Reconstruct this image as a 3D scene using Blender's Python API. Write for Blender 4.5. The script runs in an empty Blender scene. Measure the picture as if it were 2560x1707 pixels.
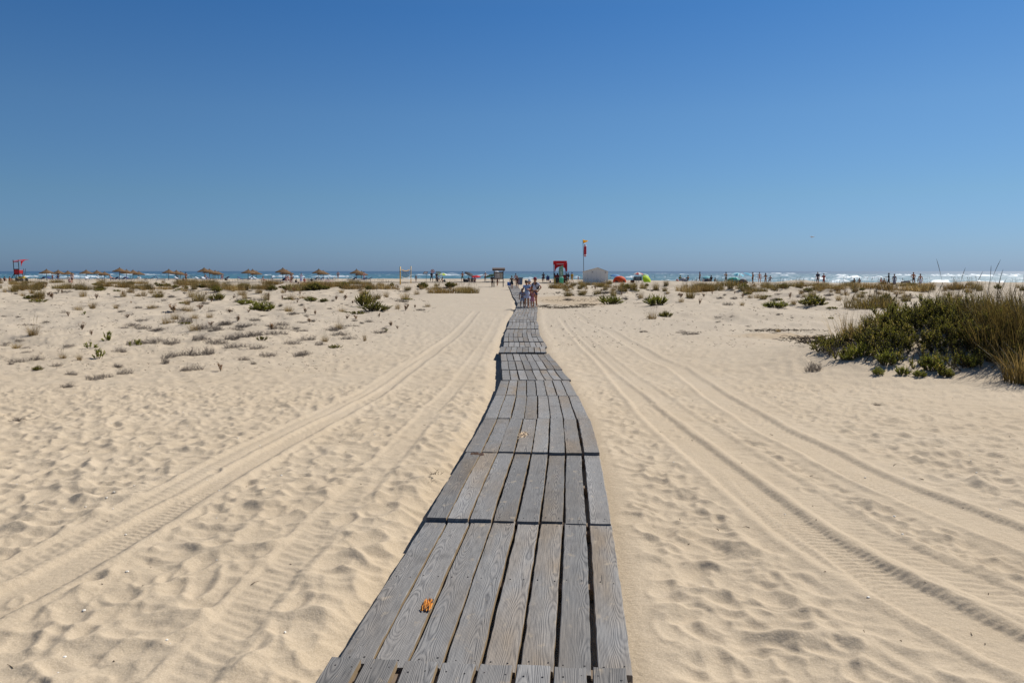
import bpy, bmesh, math, random
import numpy as np
from mathutils import Vector, Matrix

random.seed(7)
RNG = np.random.default_rng(11)
SC = bpy.context.scene
COL = SC.collection
R = math.radians
PI = math.pi

# ------------------------------------------------------------------ camera model (photo is 2560 x 1707)
F = 1991.0            # focal length in photo pixels (28 mm on a 36 mm wide sensor)
HORIZON = 678.0
CZ = 1.76
PITCH = 0.0           # level camera, the frame shifted down (upright verticals, horizon above the middle)

def ray(px, py):
    return Vector(((px - 1280.0) / F, 1.0, (HORIZON - py) / F))

# ------------------------------------------------------------------ numpy noise
def _hash(ix, iy, seed):
    h = (ix.astype(np.int64) * 374761393 + iy.astype(np.int64) * 668265263 + seed * 1274126177) & 0xFFFFFFFF
    h = ((h ^ (h >> 13)) * 1274126177) & 0xFFFFFFFF
    h = h ^ (h >> 16)
    return (h & 0xFFFFFF) / float(0xFFFFFF)

def vnoise(x, y, seed=0):
    x = np.asarray(x, float); y = np.asarray(y, float)
    ix, iy = np.floor(x), np.floor(y)
    fx, fy = x - ix, y - iy
    fx = fx * fx * fx * (fx * (fx * 6 - 15) + 10); fy = fy * fy * fy * (fy * (fy * 6 - 15) + 10)
    a = _hash(ix, iy, seed); b = _hash(ix + 1, iy, seed); c = _hash(ix, iy + 1, seed); d = _hash(ix + 1, iy + 1, seed)
    return (a + (b - a) * fx) * (1 - fy) + (c + (d - c) * fx) * fy - 0.5

def fbm(x, y, seed=0, octv=3):
    s, a = 0.0, 1.0
    for k in range(octv):
        s = s + a * vnoise(x * 2 ** k, y * 2 ** k, seed + 17 * k)
        a *= 0.5
    return s

def sstep(a, b, x):
    t = np.clip((np.asarray(x, float) - a) / (b - a), 0, 1)
    return t * t * (3 - 2 * t)

# ------------------------------------------------------------------ large shape of the beach
PY = [-10, 4, 6, 7.5, 9.5, 12, 14.4, 16.6, 20.5, 27, 31.5, 36, 46, 54, 71, 91, 110, 125, 145, 170, 195]
PZ = [0, 0, -.015, -.04, -.10, -.21, -.33, -.40, -.47, -.535, -.575, -.57, -.53, -.53, -.56, -.58, -.50, -.30, -.10, -.06, -.08]
_dy = np.linspace(-10, 195, 2051)
_dz = np.interp(_dy, PY, PZ)
_k = np.hanning(31); _k /= _k.sum()
_dz = np.convolve(np.pad(_dz, 15, mode='edge'), _k, mode='valid')
def profile(y):
    return np.interp(y, _dy, _dz)

# boardwalk centre line
BY = [1.2, 3.37, 5.35, 7.47, 9.5, 11.97, 14.4, 16.6, 18.6, 20.5, 31.5, 36, 45.7, 54, 71, 91, 116, 150]
BX = [-.26, -.115, .047, .20, .29, .37, .417, .415, .37, .33, .42, .50, .84, 1.02, .71, .50, .12, -.4]
def path_x(y):
    return np.interp(y, BY, BX)

def crest_y(a):
    return np.interp(a, [-.7, 0, .22, .42, .7], [197, 192, 150, 128, 122])

def gz(x, y):
    x = np.asarray(x, float); y = np.asarray(y, float)
    yy = np.maximum(y, 1.0)
    a = x / yy
    z = profile(y)
    zr = np.interp(y, [0, 30, 45, 60, 90, 113, 130], [0, -.57, -.53, -.46, -.33, -.17, -.15])
    w = sstep(.10, .28, a) * sstep(30, 70, y)
    z = z * (1 - w) + zr * w
    # flatter fall on the far left and right of the near field
    side = np.abs(x - path_x(y))
    # dune hummocks with vegetation on both sides of the path
    corr = sstep(4.0, 9.0, np.where(x < path_x(y), side - 0.055 * np.maximum(y - 10, 0) * (y < 100), side - 1.0 * (y < 60)))
    amp = .17 * sstep(15, 28, y) + .20 * sstep(55, 85, y) + .12 * sstep(40, 60, y) * (x > 0)
    amp = amp * (1 - sstep(118, 132, y)) * corr
    z = z + amp * (fbm(x * .16 + 3.1, y * .09, 5, 3) * 1.5 + .12)
    z = z + .05 * sstep(16, 28, y) * corr * (1 - sstep(118, 130, y)) * fbm(x * .6, y * .42, 9, 3) * 4.4
    z = z + .04 * sstep(13, 22, y) * corr * (1 - sstep(90, 118, y)) * fbm(x * 1.5, y * 1.0, 19, 2) * 2
    # vegetated mound on the right
    dx, dy = (x - 9.6), (y - 17.6)
    m = 1.05 * np.exp(-((dx / np.where(dx < 0, 2.9, 5.0)) ** 2 + (dy / np.where(dy < 0, 2.45, 4.5)) ** 2))
    z = z + m
    # gentle undulation
    z = z + .05 * fbm(x * .22, y * .22, 21, 2) * sstep(.9, 2.5, side)
    # fall to the sea behind the berm
    c = crest_y(a)
    t = np.maximum(y - c, 0)
    z = z - np.where(t < 12, t * t * .0028, .4 + (t - 12) * .068)
    return np.maximum(z, -7.0)

_D = np.concatenate([np.linspace(1.5, 20, 1500), np.geomspace(20.01, 240, 3000)])
def ground_at(px, py):
    """where the line of sight of a photo pixel meets the sand"""
    d = ray(px, py)
    y = _D
    x = d.x / d.y * y
    z = CZ + d.z / d.y * y
    g = gz(x, y)
    k = np.nonzero(z <= g)[0]
    i = k[0] if len(k) else len(y) - 1
    return Vector((float(x[i]), float(y[i]), float(g[i])))

def spot(px, dist):
    """a point on the sand at a distance, in the direction of photo column px"""
    x = (px - 1280.0) / F * dist
    for _ in range(3):
        z = float(gz(x, dist))
        x = (px - 1280.0) / F * (dist * math.cos(PITCH) + (CZ - z) * math.sin(PITCH))
    return Vector((x, dist, z))

# ------------------------------------------------------------------ colour and materials
def lin(h):
    h = h.lstrip('#')
    v = [int(h[i:i + 2], 16) / 255 for i in (0, 2, 4)]
    return tuple((c / 12.92 if c <= .04045 else ((c + .055) / 1.055) ** 2.4) for c in v)

_M = {}
def pm(hexc, rough=.7, var=.25, scale=6.0, metal=0.0, trans=0.0, name=None):
    """procedural material: a base colour broken up by noise"""
    key = (hexc, rough, var, scale, metal, trans)
    if key in _M: return _M[key]
    m = bpy.data.materials.new(name or ('mat_' + hexc.strip('#')))
    m.use_nodes = True
    nt = m.node_tree; b = nt.nodes['Principled BSDF']
    b.inputs['Roughness'].default_value = rough
    b.inputs['Metallic'].default_value = metal
    c = lin(hexc)
    tc = nt.nodes.new('ShaderNodeTexCoord')
    no = nt.nodes.new('ShaderNodeTexNoise'); no.inputs['Scale'].default_value = scale; no.inputs['Detail'].default_value = 4
    nt.links.new(tc.outputs['Object'], no.inputs['Vector'])
    mx = nt.nodes.new('ShaderNodeMix'); mx.data_type = 'RGBA'
    mx.inputs['A'].default_value = tuple(v * (1 - var) for v in c) + (1,)
    mx.inputs['B'].default_value = tuple(min(1, v * (1 + var)) for v in c) + (1,)
    nt.links.new(no.outputs['Fac'], mx.inputs['Factor'])
    nt.links.new(mx.outputs['Result'], b.inputs['Base Color'])
    if trans > 0:
        tr = nt.nodes.new('ShaderNodeBsdfTranslucent'); ms = nt.nodes.new('ShaderNodeMixShader')
        nt.links.new(mx.outputs['Result'], tr.inputs['Color'])
        ms.inputs['Fac'].default_value = trans
        nt.links.new(b.outputs['BSDF'], ms.inputs[1]); nt.links.new(tr.outputs['BSDF'], ms.inputs[2])
        nt.links.new(ms.outputs['Shader'], nt.nodes['Material Output'].inputs['Surface'])
    _M[key] = m
    return m

def foliage_mat(name, dark, light, dry=None, trans=.3, rough=.55):
    """leaf colour that differs from leaf to leaf by a per-face value kept in the mesh"""
    m = bpy.data.materials.new(name); m.use_nodes = True
    nt = m.node_tree; b = nt.nodes['Principled BSDF']; b.inputs['Roughness'].default_value = rough
    at = nt.nodes.new('ShaderNodeAttribute'); at.attribute_name = 'tone'
    oi = nt.nodes.new('ShaderNodeObjectInfo')
    ad = nt.nodes.new('ShaderNodeMath'); ad.operation = 'MULTIPLY_ADD'; ad.inputs[1].default_value = .3; ad.inputs[2].default_value = -.15
    nt.links.new(oi.outputs['Random'], ad.inputs[0])
    su = nt.nodes.new('ShaderNodeMath'); su.operation = 'ADD'; su.use_clamp = True
    nt.links.new(at.outputs['Fac'], su.inputs[0]); nt.links.new(ad.outputs[0], su.inputs[1])
    rp = nt.nodes.new('ShaderNodeValToRGB')
    rp.color_ramp.elements[0].color = lin(dark) + (1,); rp.color_ramp.elements[1].color = lin(light) + (1,)
    rp.color_ramp.elements[1].position = .8
    if dry:
        e = rp.color_ramp.elements.new(.97); e.color = lin(dry) + (1,)
    nt.links.new(su.outputs[0], rp.inputs['Fac'])
    nt.links.new(rp.outputs['Color'], b.inputs['Base Color'])
    tr = nt.nodes.new('ShaderNodeBsdfTranslucent'); ms = nt.nodes.new('ShaderNodeMixShader'); ms.inputs['Fac'].default_value = trans
    nt.links.new(rp.outputs['Color'], tr.inputs['Color'])
    nt.links.new(b.outputs['BSDF'], ms.inputs[1]); nt.links.new(tr.outputs['BSDF'], ms.inputs[2])
    nt.links.new(ms.outputs['Shader'], nt.nodes['Material Output'].inputs['Surface'])
    return m

# ------------------------------------------------------------------ mesh builder
class MB:
    def __init__(s): s.v, s.f, s.m, s.t = [], [], [], []
    def add(s, vs, fs, mi=0, tone=.5):
        o = len(s.v); s.v += [tuple(p) for p in vs]
        for f in fs: s.f.append([o + i for i in f]); s.m.append(mi); s.t.append(tone)
        return s
    def box(s, c, d, rot=None, mi=0, ch=0.0):
        hx, hy, hz = d[0] / 2, d[1] / 2, d[2] / 2
        c = Vector(c)
        if ch <= 0:
            vs = [Vector((x * hx, y * hy, z * hz)) for x in (-1, 1) for y in (-1, 1) for z in (-1, 1)]
            fs = [(0, 1, 3, 2), (4, 6, 7, 5), (0, 4, 5, 1), (2, 3, 7, 6), (0, 2, 6, 4), (1, 5, 7, 3)]
        else:
            ch = min(ch, hx * .8, hy * .8, hz * .8)
            vs, fs = [], []
            prof = [(-hx + ch, -hy), (hx - ch, -hy), (hx, -hy + ch), (hx, hy - ch), (hx - ch, hy), (-hx + ch, hy), (-hx, hy - ch), (-hx, -hy + ch)]
            ins = [(max(-hx + ch, min(hx - ch, x)), max(-hy + ch, min(hy - ch, y))) for x, y in prof]
            for z, pr in ((-hz, ins), (-hz + ch, prof), (hz - ch, prof), (hz, ins)):
                vs += [Vector((x, y, z)) for x, y in pr]
            for k in range(3):
                for i in range(8):
                    j = (i + 1) % 8
                    fs.append((k * 8 + i, k * 8 + j, k * 8 + 8 + j, k * 8 + 8 + i))
            fs.append(tuple(range(7, -1, -1))); fs.append(tuple(range(24, 32)))
        if rot is not None: vs = [rot @ v for v in vs]
        return s.add([v + c for v in vs], fs, mi)
    def tube(s, pts, rad, n=8, mi=0, cap=True, tone=.5, closed=False):
        pts = [Vector(p) for p in pts]
        if not isinstance(rad, (list, tuple)): rad = [rad] * len(pts)
        vs, fs = [], []
        N = len(pts)
        up = None
        for i, p in enumerate(pts):
            t = (pts[(i + 1) % N] - pts[i - 1]) if closed else (pts[min(i + 1, N - 1)] - pts[max(i - 1, 0)])
            if t.length < 1e-9: t = Vector((0, 0, 1))
            t.normalize()
            if up is None:
                up = Vector((0, 0, 1)) if abs(t.z) < .9 else Vector((1, 0, 0))
            a = t.cross(up)
            if a.length < 1e-6: a = t.cross(Vector((.3, 1, .2)))
            a.normalize(); b = a.cross(t).normalized(); up = b
            for k in range(n):
                th = 2 * PI * k / n
                vs.append(p + (a * math.cos(th) + b * math.sin(th)) * rad[i])
        rows = N if closed else N - 1
        for i in range(rows):
            for k in range(n):
                l = (k + 1) % n; i2 = (i + 1) % N
                fs.append((i * n + k, i * n + l, i2 * n + l, i2 * n + k))
        if cap and not closed:
            fs.append(tuple(range(n - 1, -1, -1))); fs.append(tuple(range((N - 1) * n, N * n)))
        return s.add(vs, fs, mi, tone)
    def lathe(s, prof, n=20, c=(0, 0, 0), mi=0, mat=None, jit=0.0):
        vs, fs = [], []
        c = Vector(c)
        for r, z in prof:
            for k in range(n):
                th = 2 * PI * k / n
                j = 1 + random.uniform(-jit, jit)
                v = Vector((r * math.cos(th) * j, r * math.sin(th) * j, z + (random.uniform(-jit, jit) * .3 if jit else 0)))
                vs.append((mat @ v if mat is not None else v) + c)
        for i in range(len(prof) - 1):
            for k in range(n):
                l = (k + 1) % n
                fs.append((i * n + k, i * n + l, (i + 1) * n + l, (i + 1) * n + k))
        if prof[0][0] > 1e-6: fs.append(tuple(range(n - 1, -1, -1)))
        if prof[-1][0] > 1e-6: fs.append(tuple(range((len(prof) - 1) * n, len(prof) * n)))
        return s.add(vs, fs, mi)
    def ell(s, c, r, n=12, m=8, rot=None, mi=0):
        vs, fs = [], []
        c = Vector(c)
        for i in range(m + 1):
            ph = PI * i / m
            for k in range(n):
                th = 2 * PI * k / n
                v = Vector((r[0] * math.sin(ph) * math.cos(th), r[1] * math.sin(ph) * math.sin(th), r[2] * math.cos(ph)))
                vs.append((rot @ v if rot is not None else v) + c)
        for i in range(m):
            for k in range(n):
                l = (k + 1) % n
                fs.append((i * n + k, (i + 1) * n + k, (i + 1) * n + l, i * n + l))
        return s.add(vs, fs, mi)
    def poly(s, pts, thick, axis='y', mi=0):
        """a flat outline in the xz (axis y) or xy (axis z) plane given real thickness"""
        n = len(pts)
        if axis == 'y': A = [Vector((x, -thick / 2, z)) for x, z in pts]; B = [Vector((x, thick / 2, z)) for x, z in pts]
        elif axis == 'x': A = [Vector((-thick / 2, x, z)) for x, z in pts]; B = [Vector((thick / 2, x, z)) for x, z in pts]
        else: A = [Vector((x, y, -thick / 2)) for x, y in pts]; B = [Vector((x, y, thick / 2)) for x, y in pts]
        fs = [tuple(range(n)), tuple(range(2 * n - 1, n - 1, -1))]
        fs += [(i, n + i, n + (i + 1) % n, (i + 1) % n) for i in range(n)]
        return s.add(A + B, fs, mi)
    def move(s, M, start=0):
        s.v[start:] = [tuple(M @ Vector(p)) for p in s.v[start:]]
        return s
    def mesh(s, name, mats, smooth=True):
        me = bpy.data.meshes.new(name)
        me.from_pydata(s.v, [], s.f); 
        for m in (mats if isinstance(mats, (list, tuple)) else [mats]): me.materials.append(m)
        me.polygons.foreach_set('material_index', s.m)
        if smooth: me.polygons.foreach_set('use_smooth', [True] * len(s.f))
        if any(abs(t - .5) > 1e-6 for t in s.t):
            a = me.attributes.new('tone', 'FLOAT', 'FACE'); a.data.foreach_set('value', s.t)
        me.validate(); me.update()
        return me
    def build(s, name, mats, parent=None, smooth=False, loc=None):
        return link(name, s.mesh(name, mats, smooth), parent, loc)

def link(name, me, parent=None, loc=None):
    o = bpy.data.objects.new(name, me); COL.objects.link(o)
    if parent is not None: o.parent = parent
    if loc is not None: o.location = loc
    return o

def tag(o, label=None, cat=None, group=None, kind=None):
    if label: o['label'] = label
    if cat: o['category'] = cat
    if group: o['group'] = group
    if kind: o['kind'] = kind
    return o

def thing(name, label, cat, loc=(0, 0, 0), rz=0.0, group=None):
    o = bpy.data.objects.new(name, None); COL.objects.link(o)
    o.empty_display_size = .2
    o.location = loc; o.rotation_euler = (0, 0, rz)
    return tag(o, label, cat, group)

def dup(root, loc, rz=0.0, label=None, group=None, scale=1.0):
    def cp(o, parent):
        c = o.copy(); COL.objects.link(c); c.parent = parent
        for ch in o.children: cp(ch, c)
        return c
    r = cp(root, None)
    r.location = loc; r.rotation_euler = (0, 0, rz); r.scale = (scale,) * 3 if not hasattr(scale, '__len__') else scale
    if label: r['label'] = label
    if group: r['group'] = group
    return r

def rotz(a): return Matrix.Rotation(a, 3, 'Z')
def rotx(a): return Matrix.Rotation(a, 3, 'X')
def roty(a): return Matrix.Rotation(a, 3, 'Y')
# ================================================================== SAND: one sheet, with footprints and wheel tracks
def track_from(pxs):
    P = [ground_at(a, b) for a, b in pxs]
    P.sort(key=lambda p: p.y)
    ys = np.array([p.y for p in P]); xs = np.array([p.x for p in P])
    # extend towards the viewer
    k = (xs[1] - xs[0]) / (ys[1] - ys[0])
    ys = np.concatenate([[ys[0] - 2.5], ys]); xs = np.concatenate([[xs[0] - 2.5 * k], xs])
    yy = np.linspace(ys[0], ys[-1], 600); xx = np.interp(yy, ys, xs)
    ker = np.hanning(31); ker /= ker.sum()
    xx = np.convolve(np.pad(xx, 15, mode='reflect', reflect_type='odd'), ker, mode='valid')
    sl = np.gradient(xx, yy)
    s = np.concatenate([[0], np.cumsum(np.hypot(np.diff(xx), np.diff(yy)))])
    return yy, xx, sl, s

TRK = [   # pixel polyline, half width, depth, berm, tread kind, smoothing width, strength
    ([(0, 1505), (225, 1392), (451, 1252), (676, 1122), (902, 1004), (1062, 892), (1117, 854), (1160, 815), (1195, 775), (1226, 742)], .17, .022, .016, 'block', .16, 1.0),
    ([(0, 1440), (225, 1328), (451, 1212), (676, 1092), (902, 985), (1062, 880)], .10, .012, .014, 'lug', .10, .7),
    ([(532, 1622), (654, 1487), (766, 1352), (879, 1248), (992, 1126), (1111, 993), (1158, 938), (1226, 838), (1248, 790)], .13, .014, .012, 'lug', .07, .6),
    ([(1400, 790), (1425, 822), (1470, 868), (1510, 905), (1560, 955), (1605, 1005), (1680, 1077), (1815, 1180), (1951, 1293), (2086, 1388), (2199, 1455), (2400, 1560), (2560, 1640)], .17, .021, .017, 'block', .22, .92),
    ([(1415, 790), (1453, 838), (1530, 905), (1610, 965), (1694, 1027), (1861, 1140), (2018, 1239), (2176, 1343), (2357, 1428), (2537, 1505)], .14, .012, .012, 'lug', .12, .75),
    ([(1432, 778), (1468, 805), (1527, 829), (1617, 885), (1706, 925), (1815, 1005), (1951, 1085), (2176, 1195), (2357, 1272), (2560, 1350)], .19, .021, .017, 'block', .28, .92),
    ([(1640, 880), (1740, 920), (1850, 985), (1990, 1060), (2230, 1170), (2400, 1235), (2560, 1290)], .12, .008, .008, 'lug', .12, .5),
    ([(1700, 1113), (1800, 1230), (1951, 1368), (2108, 1500), (2266, 1600), (2430, 1700)], .13, .008, .012, 'none', .10, .45),
]
TRACKS = [(track_from(t[0]),) + t[1:] for t in TRK]

def track_near_mask(x, y, widen):
    m = np.zeros(np.broadcast(x, y).shape)
    for (yy, xx, sl, s), w, *_ in TRACKS:
        xt = np.interp(y, yy, xx); k = np.interp(y, yy, sl)
        p = np.abs(x - xt) / np.sqrt(1 + k * k)
        inside = ((y > yy[0]) & (y < yy[-1]))
        m = np.maximum(m, (p < w + widen) & inside)
    return m

class HMap:
    def __init__(s, x0, x1, y0, y1, res):
        s.x0, s.y0, s.res = x0, y0, res
        s.nx, s.ny = int((x1 - x0) / res) + 1, int((y1 - y0) / res) + 1
        s.xs = x0 + np.arange(s.nx) * res; s.ys = y0 + np.arange(s.ny) * res
        s.X, s.Y = np.meshgrid(s.xs, s.ys)
        s.Z = np.zeros((s.ny, s.nx))
    def stamp(s, cx, cy, th, L, W, dep, rim=.4):
        r = max(L, W) * .5 * 1.7
        i0, i1 = int((cx - r - s.x0) / s.res), int((cx + r - s.x0) / s.res) + 2
        j0, j1 = int((cy - r - s.y0) / s.res), int((cy + r - s.y0) / s.res) + 2
        i0, j0, i1, j1 = max(i0, 0), max(j0, 0), min(i1, s.nx), min(j1, s.ny)
        if i1 - i0 < 3 or j1 - j0 < 3: return
        X = s.X[j0:j1, i0:i1] - cx; Y = s.Y[j0:j1, i0:i1] - cy
        u = X * math.cos(th) + Y * math.sin(th); v = -X * math.sin(th) + Y * math.cos(th)
        # heel end deeper and rounder than the toe end
        v = v * (1 + .35 * u / L)
        q = (2 * u / L) ** 2 + (2 * v / W) ** 2
        h = s.Z[j0:j1, i0:i1]
        mid = float(h.mean()) * .5
        m = 1 - sstep(.72, 1.08, q)
        floor = mid - dep * (1 - .85 * q)
        rq = np.sqrt(q)
        ring = rim * dep * np.exp(-((rq - 1.16) / .2) ** 2)
        # the sand is thrown up mostly behind the step
        ring = ring * (1.0 + .8 * np.clip(u / (L * .6), -1, 1))
        s.Z[j0:j1, i0:i1] = h * (1 - m) + floor * m + ring
    def blur(s, n=1):
        for _ in range(n):
            z = np.pad(s.Z, 1, mode='edge')
            s.Z = (z[:-2, 1:-1] + z[2:, 1:-1] + z[1:-1, :-2] + z[1:-1, 2:] + 2 * s.Z) / 6
    def relax(s, tan, n):
        Z = s.Z; lim = tan * s.res
        for _ in range(n):
            for ax in (0, 1):
                d = np.diff(Z, axis=ax)
                e = .24 * (np.maximum(d - lim, 0) - np.maximum(-d - lim, 0))
                if ax == 0: Z[:-1] += e; Z[1:] -= e
                else: Z[:, :-1] += e; Z[:, 1:] -= e
    def tracks(s):
        X, Y = s.X, s.Y
        for (yy, xx, sl, sa), w, dep, berm, kind, wide, st in TRACKS:
            ok = (s.ys > yy[0]) & (s.ys < yy[-1])
            if not ok.any(): continue
            j = np.nonzero(ok)[0]; j0, j1 = j[0], j[-1] + 1
            y = s.ys[j0:j1]
            xt = np.interp(y, yy, xx); k = np.interp(y, yy, sl); sc = 1 / np.sqrt(1 + k * k)
            i0 = max(0, int((xt.min() - 1.2 - s.x0) / s.res)); i1 = min(s.nx, int((xt.max() + 1.2 - s.x0) / s.res))
            if i1 - i0 < 4: continue
            p = (X[j0:j1, i0:i1] - xt[:, None]) * sc[:, None]
            S = np.interp(y, yy, sa)[:, None] + p * (k * sc)[:, None]
            wob = fbm(S * .9, p * 0 + w * 31, 3, 3) + .35 * fbm(S * 6, p * 0 + w * 11, 4, 2)
            p = p + wob * .035
            ap = np.abs(p)
            Z = s.Z[j0:j1, i0:i1]
            end = (1 - sstep(yy[-1] - 4, yy[-1], y))[:, None] * st
            ms = (1 - sstep(w + wide * .5, w + wide, ap)) * end
            flat = -dep * (1 - sstep(w * .8, w * 1.15, ap))
            serr = fbm(S * 9, p * 3, 8, 2)
            br = berm * np.exp(-((ap - w - .06 - .03 * serr) / .045) ** 2) * (1 + .9 * fbm(S * 1.7, np.sign(p) * 5 + w * 9, 6, 2) + .35 * serr)
            if kind == 'block':
                fr = S / .062
                tr = .0066 * np.sin(2 * PI * (fr + np.abs(p) / .16)) * (1 - sstep(w * .75, w * .95, ap)) * np.where((np.abs(p / w * 2) % 1.0) < .82, 1, -.3)
                tr = tr * np.clip(2.4 * fbm(S * .45, p * 2, 44, 3) + .75, .05, 1.3)
                lug = .0065 * np.clip(np.sin(2 * PI * fr), -.2, 1) * np.exp(-((ap - w * .98) / .03) ** 2)
            elif kind == 'lug':
                fr = S / .085
                tr = .0032 * np.sin(2 * PI * (fr + p / .16)) * (1 - sstep(w * .6, w, ap))
                lug = .005 * np.clip(np.sin(2 * PI * fr), -.3, 1) * np.exp(-((ap - w) / .03) ** 2) * (p > 0)
            else:
                tr = .004 * fbm(S * 6, p * 25, 4, 2); lug = 0
            soft = fbm(S * 2.2, p * 4, 12, 2) * .008
            prof = flat + br + tr + lug + soft
            s.Z[j0:j1, i0:i1] = Z * (1 - ms) + prof * ms + (1 - ms) * br * end * .8
    def sample(s, x, y):
        fx = (x - s.x0) / s.res; fy = (y - s.y0) / s.res
        ins = (fx >= 0) & (fx < s.nx - 1.001) & (fy >= 0) & (fy < s.ny - 1.001)
        fx = np.clip(fx, 0, s.nx - 1.001); fy = np.clip(fy, 0, s.ny - 1.001)
        i = fx.astype(int); j = fy.astype(int); a = fx - i; b = fy - j
        Z = s.Z
        z = (Z[j, i] * (1 - a) + Z[j, i + 1] * a) * (1 - b) + (Z[j + 1, i] * (1 - a) + Z[j + 1, i + 1] * a) * b
        e = np.minimum(np.minimum(fx, s.nx - 1 - fx), np.minimum(fy, s.ny - 1 - fy)) * s.res
        return z, np.where(ins, sstep(0, .8, e), 0)

def trample(x, y):
    """how much the sand is trodden, 0..1"""
    side = x - path_x(y)
    left = 1 - .25 * sstep(4.0, 9.0, -side) * sstep(9, 16, y)
    left = left * (1 - .45 * sstep(12, 24, -side))
    right = 1 - .42 * sstep(4.6, 6.5, side)
    t = np.where(side < 0, left, right)
    t = t * sstep(.64, .86, np.where(side < 0, np.abs(side), np.abs(side) - .08))
    # soft, blown-over sand at the foot of the mound and in the plant zone
    t = t * (1 - .45 * sstep(26, 46, y))
    return np.clip(t, 0, 1)

def dimples(x, y, cell, seed, ax=.8):
    """hollows of old, half-filled steps: meeting in soft crests"""
    u = x / cell + .35 * fbm(x * 1.3, y * 1.3, seed + 3, 2); v = y / (cell * ax) + .35 * fbm(x * 1.3, y * 1.3, seed + 4, 2)
    iu, iv = np.floor(u), np.floor(v)
    best = np.full(u.shape, 9.0)
    for a in (-1, 0, 1):
        for b in (-1, 0, 1):
            ju, jv = iu + a, iv + b
            cx = ju + .1 + .8 * _hash(ju, jv, seed); cy = jv + .1 + .8 * _hash(ju, jv, seed + 1)
            o = .38 * _hash(ju, jv, seed + 2); k = .8 + .6 * _hash(ju, jv, seed + 5)
            best = np.minimum(best, ((u - cx) ** 2 + (v - cy) ** 2) * k + o)
    return np.where(best > .7, .7 + .35 * np.tanh((best - .7) / .35), best) - .4

def fill_map(hm, dens, smin, smax):
    area = hm.nx * hm.ny * hm.res ** 2
    T = trample(hm.X, hm.Y)
    cov = .6 + .4 * sstep(-.25, .2, fbm(hm.X * .5, hm.Y * .5, 81, 2))
    hm.Z = .022 * fbm(hm.X * 1.6, hm.Y * 1.6, 31, 3) * (.35 + .65 * T) + .005 * fbm(hm.X * 7, hm.Y * 7, 33, 2)
    hm.Z += T * cov * (.074 * dimples(hm.X, hm.Y, smax * .92, 91) + .050 * dimples(hm.X, hm.Y, smin * .95, 95))
    hm.blur(2)
    n = int(area * dens)
    cx = RNG.uniform(hm.xs[0], hm.xs[-1], n); cy = RNG.uniform(hm.ys[0], hm.ys[-1], n)
    vis = np.abs(cx) < .80 * np.maximum(cy, 2.2) + .5
    tr = trample(cx, cy)
    keep = vis & (RNG.uniform(0, 1, n) < tr * .75 + .06) & (tr > .02)
    # fewer steps in the wheel tracks, and a few of them over the tracks
    for k in np.nonzero(keep)[0]:
        th = PI / 2 + RNG.normal(0, .5) + (PI if RNG.uniform() < .5 else 0)
        L = RNG.uniform(smin, smax); W = L * RNG.uniform(.42, .78)
        hm.stamp(cx[k], cy[k], th, L, W, L * RNG.uniform(.045, .09) * (.35 + .65 * tr[k]), RNG.uniform(.2, .5))
    hm.relax(.46, 40)
    hm.blur(1)
    hm.tracks()
    # smooth wind-swept lane right of the boardwalk with fine streaks
    side = hm.X - path_x(hm.Y)
    ms = track_near_mask(hm.X, hm.Y, .16)
    hm.Z += ms * .0035 * fbm(hm.X * 2.2 + hm.Y * 1.2, hm.Y * 15 - hm.X * 6, 61, 3)
    # a few fresh steps on top of the tracks
    k = int(area * .9)
    cx = RNG.uniform(hm.xs[0], hm.xs[-1], k); cy = RNG.uniform(hm.ys[0], hm.ys[-1], k)
    tr = trample(cx, cy)
    for a, b, t in zip(cx, cy, tr):
        if RNG.uniform() < t * .6 and abs(a) < .8 * max(b, 2.2) + .5:
            L = RNG.uniform(smin, smax) * .9
            hm.stamp(a, b, PI / 2 + RNG.normal(0, .4), L, L * .5, L * .07 * (.4 + .6 * t), .4)
    hm.relax(.52, 12)
    hm.blur(1)

near = HMap(-10.5, 10.5, 2.2, 15.0, .01); fill_map(near, 30.0, .16, .33)
mid = HMap(-31, 33, 13.8, 46.0, .03); fill_map(mid, 15, .20, .36)

# sheet of sand: fan of rows, about one per picture row
rows = list(np.linspace(-30, -6, 7)[:-1]) + list(np.linspace(-6, 2.3, 12))
y = 2.4
while y < 345:
    rows.append(y)
    y += min(max(.8 * y * y / (796 * (CZ - float(profile(y)) + .05)), .006), .55 if y < 205 else 6.0)
rows = np.array(rows)
NI, NX = 1320, 36        # inner columns, and coarser ones carrying the sheet far out to both sides
sl = np.linspace(-.84, .84, NI)
ext = np.geomspace(.25, 160, NX)
NC = NI + 2 * NX
Wd = np.maximum(rows, 2.4) * 1.0
GI = sl[None, :] * (np.maximum(rows, 2.4) + np.maximum(2.4 - rows, 0) * .25)[:, None]
GX = np.concatenate([GI[:, :1] - ext[None, ::-1], GI, GI[:, -1:] + ext[None, :]], 1); GY = np.repeat(rows[:, None], NC, 1)
GZ = gz(GX, GY)
zn, wn = near.sample(GX, GY); zm, wm = mid.sample(GX, GY)
wm = wm * (1 - wn)
other = .02 * fbm(GX * .9, GY * .9, 71, 3) + .03 * fbm(GX * 2.1, GY * 1.6, 73, 2) * sstep(40, 60, GY)
det = zn * wn + zm * wm + other * (1 - wn - wm)
side = GX - path_x(GY)
det = det * sstep(.62, .78, np.abs(side) + .0 * GY + .6 * (GY > 118)) 
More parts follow.
